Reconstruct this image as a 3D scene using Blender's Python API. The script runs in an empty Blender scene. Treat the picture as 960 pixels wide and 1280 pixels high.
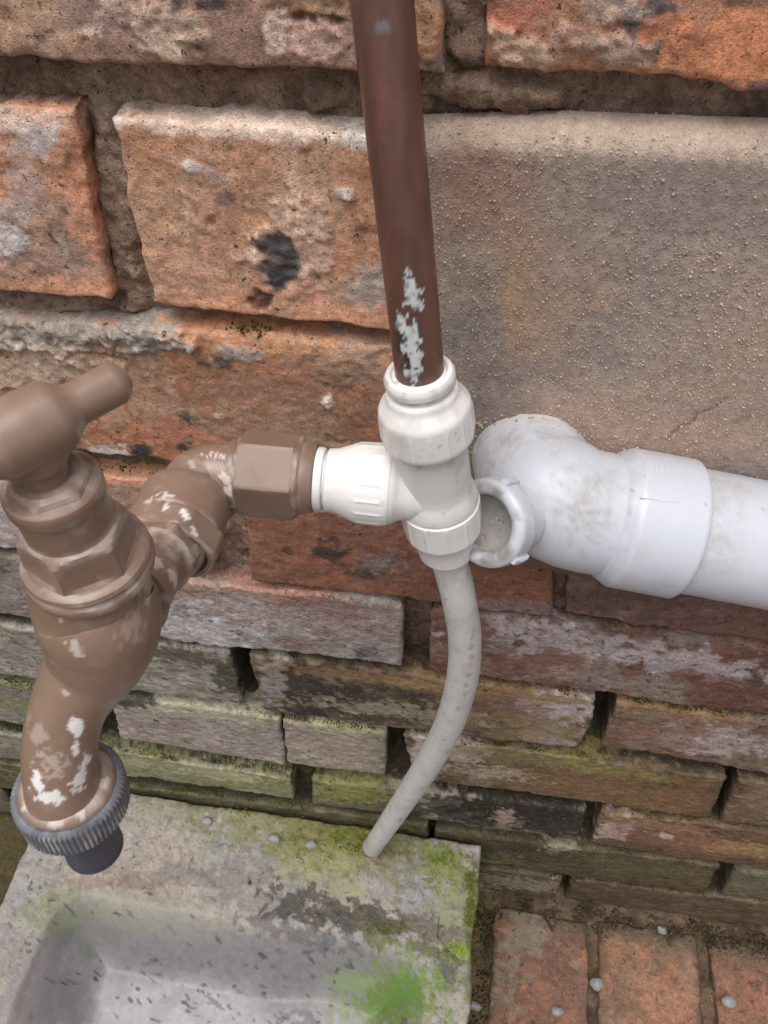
import bpy, math, random
import numpy as np
from mathutils import Vector

S = bpy.context.scene
COL = S.collection
# ------------------------------------------------------------------ camera, world, light
# everything below is measured in millimetres from a point of the wall and put into metres by W()
ZG = -865.0                                    # ground level
CAM = np.array([15.945, -238.460, 7.729])
RGT = np.array([0.98918963, 0.14609235, -0.01268453])
UPV = np.array([-0.10356597, 0.75723582, 0.64487829])
FWD = np.array([-0.10381697, 0.63659323, -0.76418001])
FPX = 992.9


def W(p):
    p = np.asarray(p, float)
    return (p - np.array([0, 0, ZG])) / 1000.0


cam_d = bpy.data.cameras.new('camera')
cam = bpy.data.objects.new('camera', cam_d)
COL.objects.link(cam)
from mathutils import Matrix
M = Matrix.Identity(4)
for i in range(3):
    M[i][0] = RGT[i]; M[i][1] = UPV[i]; M[i][2] = -FWD[i]; M[i][3] = W(CAM)[i]
cam.matrix_world = M
cam_d.sensor_fit = 'VERTICAL'
cam_d.sensor_height = 36.0
cam_d.sensor_width = 27.0
cam_d.lens = 36.0 * FPX / 1280.0
cam_d.clip_start = 0.01
cam_d.clip_end = 500
cam_d.dof.use_dof = True
cam_d.dof.focus_distance = 0.36
cam_d.dof.aperture_fstop = 60
S.camera = cam

SUN_ELEV, SUN_ROT = math.radians(62), math.radians(205)
world = bpy.data.worlds.new('World')
S.world = world
world.use_nodes = True
wn = world.node_tree.nodes; wl = world.node_tree.links
for n in list(wn): wn.remove(n)
sky = wn.new('ShaderNodeTexSky'); sky.sky_type = 'NISHITA'; sky.sun_disc = False
sky.sun_elevation = SUN_ELEV; sky.sun_rotation = SUN_ROT
sky.dust_density = 5.0; sky.air_density = 0.7; sky.ozone_density = 0.6
bg = wn.new('ShaderNodeBackground'); bg.inputs['Strength'].default_value = 0.15
hs = wn.new('ShaderNodeHueSaturation'); hs.inputs['Saturation'].default_value = 0.35
wo = wn.new('ShaderNodeOutputWorld')
wl.new(sky.outputs[0], hs.inputs['Color']); wl.new(hs.outputs[0], bg.inputs['Color']); wl.new(bg.outputs[0], wo.inputs['Surface'])
sl = bpy.data.lights.new('sun', 'SUN'); sl.energy = 1.2; sl.angle = math.radians(50); sl.color = (1.0, 0.97, 0.93)
sun = bpy.data.objects.new('sun', sl); COL.objects.link(sun)
# the light comes from above, behind the photographer and a little from the left
sdir = Vector((-0.15, -0.26, 1.12)).normalized()
sun.rotation_euler = sdir.to_track_quat('Z', 'Y').to_euler()
sun.location = (0, -1, 3)
sky.sun_elevation = math.asin(sdir.z)
sky.sun_rotation = math.atan2(sdir.x, sdir.y)
S.view_settings.view_transform = 'Standard'
S.view_settings.look = 'None'
S.view_settings.exposure = 0.36
S.view_settings.gamma = 1.0


# ------------------------------------------------------------------ places: pixel of the photo -> point of the place
def ray(x, y):
    return (x - 480) / FPX * RGT - (y - 640) / FPX * UPV + FWD


def onY(x, y, Y=0.0):
    d = ray(x, y); return CAM + d * ((Y - CAM[1]) / d[1])


def onZ(x, y, Z):
    d = ray(x, y); return CAM + d * ((Z - CAM[2]) / d[2])


def atd(x, y, d):
    return CAM + ray(x, y) * d


# ------------------------------------------------------------------ noise
def _h(ix, iy, iz, seed):
    h = (ix * 374761393 + iy * 668265263 + iz * 2147483647 + seed * 1274126177) & 0xFFFFFFFF
    h = ((h ^ (h >> 13)) * 1274126177) & 0xFFFFFFFF
    h = ((h ^ (h >> 16)) * 2246822519) & 0xFFFFFFFF
    return ((h ^ (h >> 15)) & 0xFFFFFF).astype(np.float64) / 0xFFFFFF * 2 - 1


def vnoise(P, seed=0):
    I = np.floor(P).astype(np.int64); Fr = P - I
    Fr = Fr * Fr * (3 - 2 * Fr)
    out = 0
    x, y, z = I[..., 0], I[..., 1], I[..., 2]
    fx, fy, fz = Fr[..., 0], Fr[..., 1], Fr[..., 2]
    for dx in (0, 1):
        wx = fx if dx else 1 - fx
        for dy in (0, 1):
            wy = fy if dy else 1 - fy
            for dz in (0, 1):
                wz = fz if dz else 1 - fz
                out = out + wx * wy * wz * _h(x + dx, y + dy, z + dz, seed)
    return out


def fbm(P, size, octv=4, seed=0, gain=0.5):
    """fractal noise, about -1..1; size = size of the largest features in mm"""
    P = np.asarray(P, float)
    a, s, o, t = 1.0, 1.0 / np.asarray(size, float), 0, 0
    for k in range(octv):
        o = o + a * vnoise(P * s + 17.3 * k, seed + k * 7); t += a * a
        a *= gain; s = s * 2.03
    return o / math.sqrt(t) * 1.3


def sst(x, a, b):
    t = np.clip((x - a) / (b - a), 0, 1); return t * t * (3 - 2 * t)


def lin(rgb):
    c = np.asarray(rgb, float) / 255.0
    return np.where(c <= 0.04045, c / 12.92, ((c + 0.055) / 1.055) ** 2.4)


def mixc(A, B, w):
    return A + (np.asarray(B) - A) * w[..., None]


# ------------------------------------------------------------------ objects
def tag(o, label=None, cat=None, group=None, kind=None):
    if label: o['label'] = label
    if cat: o['category'] = cat
    if group: o['group'] = group
    if kind: o['kind'] = kind
    return o


def thing(name, base, label, cat, group=None):
    o = bpy.data.objects.new(name, None); COL.objects.link(o)
    o.location = W(base); o.empty_display_size = 0.02
    o['base'] = [float(v) for v in base]
    return tag(o, label, cat, group)


def link_mesh(name, me, mat, parent=None, base=None):
    o = bpy.data.objects.new(name, me); COL.objects.link(o)
    if parent is not None: o.parent = parent
    elif base is not None: o.location = W(base)
    me.materials.append(mat)
    return o


def root_base(parent):
    while parent is not None:
        if 'base' in parent.keys(): return np.array(parent['base'][:])
        parent = parent.parent
    return np.array([0, 0, ZG])


def build(name, V, Fq, mat, parent=None, base=None, col=None, rgh=None, grit=None, smooth=True, sharp=None, Ft=None):
    """V in mm; Fq quads, Ft triangles"""
    b = root_base(parent) if parent is not None else (np.array(base, float) if base is not None else np.array([0, 0, ZG], float))
    V = np.asarray(V, float).reshape(-1, 3)
    v = (V - b) / 1000.0
    me = bpy.data.meshes.new(name)
    Fq = np.asarray(Fq, np.int32).reshape(-1, 4) if Fq is not None and len(Fq) else np.zeros((0, 4), np.int32)
    Ft = np.asarray(Ft, np.int32).reshape(-1, 3) if Ft is not None and len(Ft) else np.zeros((0, 3), np.int32)
    me.vertices.add(len(v)); me.vertices.foreach_set('co', v.astype(np.float32).ravel())
    nl = Fq.size + Ft.size
    me.loops.add(nl); me.loops.foreach_set('vertex_index', np.concatenate([Fq.ravel(), Ft.ravel()]))
    me.polygons.add(len(Fq) + len(Ft))
    ls = np.concatenate([np.arange(len(Fq)) * 4, Fq.size + np.arange(len(Ft)) * 3]).astype(np.int32)
    me.polygons.foreach_set('loop_start', ls)
    me.update(calc_edges=True); me.validate()
    if smooth:
        me.polygons.foreach_set('use_smooth', np.ones(len(me.polygons), bool))
        if sharp: me.set_sharp_from_angle(angle=math.radians(sharp))
    n = len(v)
    if col is not None:
        c = np.ones((n, 4), np.float32); c[:, :3] = np.clip(np.broadcast_to(np.asarray(col).reshape(-1, 3), (n, 3)), 0, 1)
        a = me.attributes.new('col', 'FLOAT_COLOR', 'POINT'); a.data.foreach_set('color', c.ravel())
    for nm, arr, dv in (('rgh', rgh, 0.8), ('grit', grit, 1.0)):
        arr = np.full(n, dv, np.float32) if arr is None else np.broadcast_to(np.asarray(arr, np.float32).ravel(), (n,)).astype(np.float32)
        a = me.attributes.new(nm, 'FLOAT', 'POINT'); a.data.foreach_set('value', arr)
    return link_mesh(name, me, mat, parent, b)


def grid_faces(nr, nc, closed=False, flip=False):
    i = np.arange(nr - 1)[:, None]; j = np.arange(nc if closed else nc - 1)[None, :]
    j2 = (j + 1) % nc
    f = np.stack([i * nc + j, i * nc + j2, (i + 1) * nc + j2, (i + 1) * nc + j], -1).reshape(-1, 4)
    return f[:, ::-1] if flip else f


# ------------------------------------------------------------------ materials
def painted(name, size=1.0, bump=0.5, var=0.35, pits=0.0, spec=0.35, coat=0.0, fine=0.35, streak=None, sss=0.0):
    """colour, gloss and coarseness come from what is painted on the mesh; grain and fine relief from noise.
    size = grain in mm, bump = relief in mm"""
    m = bpy.data.materials.new(name); m.use_nodes = True
    N = m.node_tree.nodes; L = m.node_tree.links
    for n in list(N): N.remove(n)
    out = N.new('ShaderNodeOutputMaterial'); p = N.new('ShaderNodeBsdfPrincipled')
    L.new(p.outputs[0], out.inputs['Surface'])
    tc = N.new('ShaderNodeTexCoord')
    src = tc.outputs['Object']
    if streak:
        mp = N.new('ShaderNodeMapping'); mp.inputs['Scale'].default_value = streak
        L.new(src, mp.inputs['Vector']); srcs = mp.outputs[0]
    else: srcs = src
    ac = N.new('ShaderNodeAttribute'); ac.attribute_name = 'col'
    ar = N.new('ShaderNodeAttribute'); ar.attribute_name = 'rgh'
    ag = N.new('ShaderNodeAttribute'); ag.attribute_name = 'grit'

    def noise(sc, det=4, rough=0.6, s=src):
        n = N.new('ShaderNodeTexNoise'); n.inputs['Scale'].default_value = sc
        n.inputs['Detail'].default_value = det; n.inputs['Roughness'].default_value = rough
        L.new(s, n.inputs['Vector']); return n.outputs['Fac']

    def math_(op, a, b=None, c=None):
        n = N.new('ShaderNodeMath'); n.operation = op
        for k, x in enumerate((a, b, c)):
            if x is None: continue
            if isinstance(x, (int, float)): n.inputs[k].default_value = x
            else: L.new(x, n.inputs[k])
        return n.outputs[0]

    def rng(x, a, b, c, d):
        n = N.new('ShaderNodeMapRange'); L.new(x, n.inputs[0])
        for k, q in enumerate((a, b, c, d)): n.inputs[k + 1].default_value = q
        return n.outputs[0]
    n1 = noise(1000 / (size * 2.2), 5, 0.7, srcs)
    n2 = noise(1000 / (size * 0.6), 3, 0.6)
    v1 = rng(n1, 0.3, 0.7, 1 - var, 1 + var)
    v2 = rng(n2, 0.3, 0.7, 1 - fine, 1 + fine)
    fac = math_('MULTIPLY', v1, v2)
    fac = math_('ADD', math_('MULTIPLY', math_('SUBTRACT', fac, 1.0), ag.outputs['Fac']), 1.0)
    mul = N.new('ShaderNodeVectorMath'); mul.operation = 'SCALE'
    L.new(ac.outputs['Color'], mul.inputs[0]); L.new(fac, mul.inputs['Scale'])
    colr = mul.outputs[0]
    h = math_('ADD', math_('MULTIPLY', n1, 1.0), math_('MULTIPLY', n2, 0.45))
    if pits:
        n3 = noise(1000 / (size * 0.9), 2, 0.5)
        lt = math_('MULTIPLY', rng(n3, 0.62, 0.70, 0, 0.45), ag.outputs['Fac'])
        lm = N.new('ShaderNodeMix'); lm.data_type = 'RGBA'
        L.new(lt, lm.inputs[0]); L.new(colr, lm.inputs[6]); lm.inputs[7].default_value = (0.42, 0.36, 0.31, 1)
        n4 = noise(1000 / (size * 1.3), 2, 0.5)
        dt_ = math_('MULTIPLY', rng(n4, 0.36, 0.28, 0, 0.7), ag.outputs['Fac'])
        dm = N.new('ShaderNodeMix'); dm.data_type = 'RGBA'
        L.new(dt_, dm.inputs[0]); L.new(lm.outputs[2], dm.inputs[6]); dm.inputs[7].default_value = (0.06, 0.045, 0.04, 1)
        colr = dm.outputs[2]
        h = math_('ADD', h, math_('MULTIPLY', lt, 0.5)); h = math_('SUBTRACT', h, math_('MULTIPLY', dt_, 0.6))
    if pits:
        vo = N.new('ShaderNodeTexVoronoi'); vo.inputs['Scale'].default_value = 1000 / (size * 5.0)
        vo.inputs['Randomness'].default_value = 1
        nd = N.new('ShaderNodeVectorMath'); nd.operation = 'MULTIPLY_ADD'
        wv = N.new('ShaderNodeTexNoise'); wv.inputs['Scale'].default_value = 700; L.new(src, wv.inputs['Vector'])
        L.new(wv.outputs['Color'], nd.inputs[0]); nd.inputs[1].default_value = (0.004, 0.004, 0.004); L.new(src, nd.inputs[2])
        L.new(nd.outputs[0], vo.inputs['Vector'])
        pw = rng(noise(1000 / (size * 14), 2), 0.45, 0.75, 0.0, 0.30)
        pt = math_('LESS_THAN', vo.outputs['Distance'], pw)
        pt = math_('MULTIPLY', pt, pits)
        pt = math_('MULTIPLY', pt, ag.outputs['Fac'])
        dk = N.new('ShaderNodeMix'); dk.data_type = 'RGBA'
        L.new(pt, dk.inputs[0]); L.new(colr, dk.inputs[6]); dk.inputs[7].default_value = (0.035, 0.028, 0.026, 1)
        colr = dk.outputs[2]
        h = math_('SUBTRACT', h, math_('MULTIPLY', pt, 0.8))
    L.new(colr, p.inputs['Base Color'])
    L.new(ar.outputs['Fac'], p.inputs['Roughness'])
    b = N.new('ShaderNodeBump'); b.inputs['Strength'].default_value = 1.0
    b.inputs['Distance'].default_value = bump / 1000.0
    L.new(math_('MULTIPLY', h, ag.outputs['Fac']), b.inputs['Height']); L.new(b.outputs[0], p.inputs['Normal'])
    p.inputs['Specular IOR Level'].default_value = spec
    p.inputs['Coat Weight'].default_value = coat
    p.inputs['Coat Roughness'].default_value = 0.25
    if sss:
        p.inputs['Subsurface Weight'].default_value = sss
        p.inputs['Subsurface Radius'].default_value = (1, 1, 1)
        p.inputs['Subsurface Scale'].default_value = 0.001
    return m


M_BRICK = painted('fired_clay', 0.9, 0.8, 0.28, 0.9, 0.25, fine=0.3)
M_BRICKL = painted('weathered_clay', 1.9, 1.3, 0.30, 0.7, 0.3, fine=0.34, streak=(0.6, 1, 1.2))
M_PAVER = painted('paving_clay', 2.4, 1.3, 0.26, 0.8, 0.35, fine=0.30)
M_MORTAR = painted('sandy_mortar', 1.2, 1.3, 0.30, 0.3, 0.2, fine=0.30)
M_PLASTER = painted('sand_render', 0.9, 0.75, 0.16, 0.0, 0.25, fine=0.22)
M_CONC = painted('wet_concrete', 1.6, 0.55, 0.14, 0.5, 0.35, fine=0.14)
M_EARTH = painted('earth', 2.0, 2.0, 0.4, 0.0, 0.25, fine=0.4)
M_BROWN = painted('brown_plastic', 2.0, 0.12, 0.06, 0.0, 0.5, coat=0.2, fine=0.04)
M_WHITE = painted('white_plastic', 3.0, 0.07, 0.025, 0.0, 0.5, fine=0.015, sss=0.15)
M_GREYP = painted('grey_plastic', 2.0, 0.08, 0.05, 0.0, 0.4, fine=0.03)
M_COPPER = painted('tarnished_copper', 3.0, 0.10, 0.25, 0.0, 0.6, fine=0.10, streak=(1, 1, 0.25))
M_MOSS = painted('moss', 1.0, 0.5, 0.4, 0.0, 0.2, fine=0.4)
M_PAINT = painted('white_paint', 1.0, 0.15, 0.15, 0.0, 0.4, fine=0.1)

K = 1.0      # photo colour -> surface colour


def C(r, g, b, k=None):
    c = lin((r, g, b)); g_ = c @ np.array([0.3, 0.59, 0.11])
    return (g_ + (c - g_) * 0.80) * (K if k is None else k)


# ------------------------------------------------------------------ painting with patches given as (x, y, rx, ry, angle) on a plane
class Plane:
    def __init__(s, f, ax):
        s.f, s.ax = f, ax

    def local(s, P, px, py):
        c = s.f(px, py); ex = (s.f(px + 4, py) - c) / 4; ey = (s.f(px, py + 4) - c) / 4
        a, b = s.ax
        J = np.array([[ex[a], ey[a]], [ex[b], ey[b]]])
        Ji = np.linalg.inv(J)
        q = np.stack([P[..., a] - c[a], P[..., b] - c[b]], -1)
        return q @ Ji.T

    def blob(s, P, px, py, rx, ry, ang=0, warp=0.45, size=6, seed=1, soft=0.25):
        q = s.local(P, px, py)
        t = math.radians(ang); c_, s_ = math.cos(t), math.sin(t)
        u = (q[..., 0] * c_ + q[..., 1] * s_) / rx; v = (-q[..., 0] * s_ + q[..., 1] * c_) / ry
        d = np.sqrt(u * u + v * v)
        m = np.zeros(d.shape)
        k = d < 2.2
        if k.any():
            dk = d[k] + warp * fbm(P[k], size, 4, seed, 0.6)
            m[k] = 1 - sst(dk, 1 - soft, 1 + soft)
        return m


WALL = Plane(lambda x, y: onY(x, y, 0), (0, 2))
TOPB = Plane(lambda x, y: onZ(x, y, -712), (0, 1))
GRND = Plane(lambda x, y: onZ(x, y, ZG + 6), (0, 1))

# colours seen in the photo
MORT = C(168, 152, 140); LIME = C(196, 188, 182); DARK = C(48, 46, 48); SANDY = C(128, 100, 78)
MOSSC = C(98, 104, 36); MOSSD = C(52, 50, 26); RUST = C(160, 98, 62); BLACK = C(26, 24, 24)

# ------------------------------------------------------------------ the brick wall
K = 1.26
MORT = C(168, 152, 140); LIME = C(196, 188, 182); SANDY = C(128, 100, 78)
MOSSC = C(98, 100, 44); MOSSD = C(52, 50, 28)
wall = thing('brick_wall', (0, 0, ZG), 'weathered orange and grey brick wall with deep raked mortar joints behind the pipes', 'wall')

# (course, four corners of the face TL TR BR BL in the photo, colour A, colour B, proud of the face in mm)
BR = [
 (0, [(-420, -560), (500, -520), (520, -285), (-400, -315)], (150, 112, 96), (168, 122, 98), 0),
 (1, [(-420, -225), (543, -190), (556, 92), (-330, 60)], (152, 114, 100), (172, 132, 108), 1.0),
 (1, [(597, -190), (1500, -150), (1400, 150), (605, 82)], (180, 116, 82), (160, 110, 86), 1.5),
 (2, [(-350, 112), (86, 134), (140, 372), (-250, 352)], (190, 130, 98), (158, 122, 108), 0.5),
 (2, [(141, 142), (962, 205), (900, 455), (192, 380)], (178, 122, 92), (184, 138, 112), 1.2),
 (3, [(-260, 374), (530, 436), (536, 612), (-200, 532)], (164, 106, 76), (154, 118, 100), 1.0),
 (3, [(560, 428), (1250, 500), (1200, 680), (562, 615)], (130, 90, 70), (140, 108, 92), 0),
 (4, [(-300, 545), (262, 606), (268, 716), (-250, 655)], (148, 128, 120), (160, 118, 98), 0),
 (4, [(298, 606), (700, 655), (690, 768), (317, 726)], (144, 90, 68), (126, 80, 64), 1.0),
 (4, [(716, 660), (1190, 712), (1150, 826), (706, 768)], (118, 84, 74), (126, 96, 88), 0),
 (5, [(-420, 640), (36, 698), (47, 773), (-330, 727)], (120, 106, 100), (100, 84, 76), 0),
 (5, [(74, 703), (504, 750), (505, 832), (82, 783)], (146, 136, 134), (132, 104, 96), 1.5),
 (5, [(540, 756), (1012, 806), (1000, 896), (536, 837)], (134, 112, 106), (112, 74, 62), 1.5),
 (6, [(-560, 700), (-128, 760), (-98, 826), (-490, 770)], (120, 112, 106), (110, 100, 92), 0),
 (6, [(-110, 768), (287, 812), (303, 882), (-80, 831)], (140, 130, 124), (128, 116, 108), 0.5),
 (6, [(309, 815), (746, 872), (724, 938), (332, 888)], (108, 90, 74), (84, 66, 52), 0.5),
 (6, [(770, 876), (1180, 925), (1130, 1000), (753, 931)], (112, 84, 68), (122, 100, 90), 0.5),
 (7, [(-300, 806), (114, 868), (126, 920), (-250, 868)], (136, 126, 116), (118, 110, 98), 0),
 (7, [(135, 866), (351, 896), (357, 955), (152, 922)], (144, 130, 124), (134, 118, 112), 0.8),
 (7, [(353, 897), (484, 915), (482, 970), (359, 955)], (146, 130, 122), (138, 122, 114), 0.2),
 (7, [(503, 917), (909, 971), (884, 1022), (516, 973)], (92, 72, 46), (106, 88, 66), 0.8),
 (7, [(922, 975), (1280, 1012), (1235, 1066), (899, 1028)], (100, 78, 58), (108, 88, 72), 0),
 (8, [(-60, 905), (362, 972), (368, 998), (-45, 940)], (142, 134, 122), (122, 116, 98), 0.8),
 (8, [(388, 974), (733, 1010), (721, 1051), (389, 1005)], (86, 80, 54), (110, 98, 82), 0.4),
 (8, [(753, 1013), (1150, 1062), (1100, 1108), (739, 1053)], (108, 80, 58), (94, 70, 52), 0.8),
 (9, [(-330, 915), (60, 960), (62, 990), (-310, 955)], (110, 104, 80), (96, 92, 60), 0),
 (9, [(-20, 958), (536, 1032), (533, 1066), (-10, 984)], (90, 84, 54), (80, 76, 44), 0),
 (9, [(545, 1036), (900, 1082), (880, 1117), (542, 1068)], (76, 64, 40), (92, 78, 54), 0.6),
 (9, [(918, 1086), (1250, 1126), (1225, 1158), (902, 1119)], (84, 76, 54), (96, 84, 66), 0),
 (10, [(520, 1075), (704, 1098), (692, 1124), (512, 1098)], (92, 80, 58), (84, 66, 46), 0),
 (10, [(716, 1100), (1060, 1143), (1040, 1170), (706, 1126)], (98, 78, 58), (80, 66, 50), -1),
]

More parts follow.
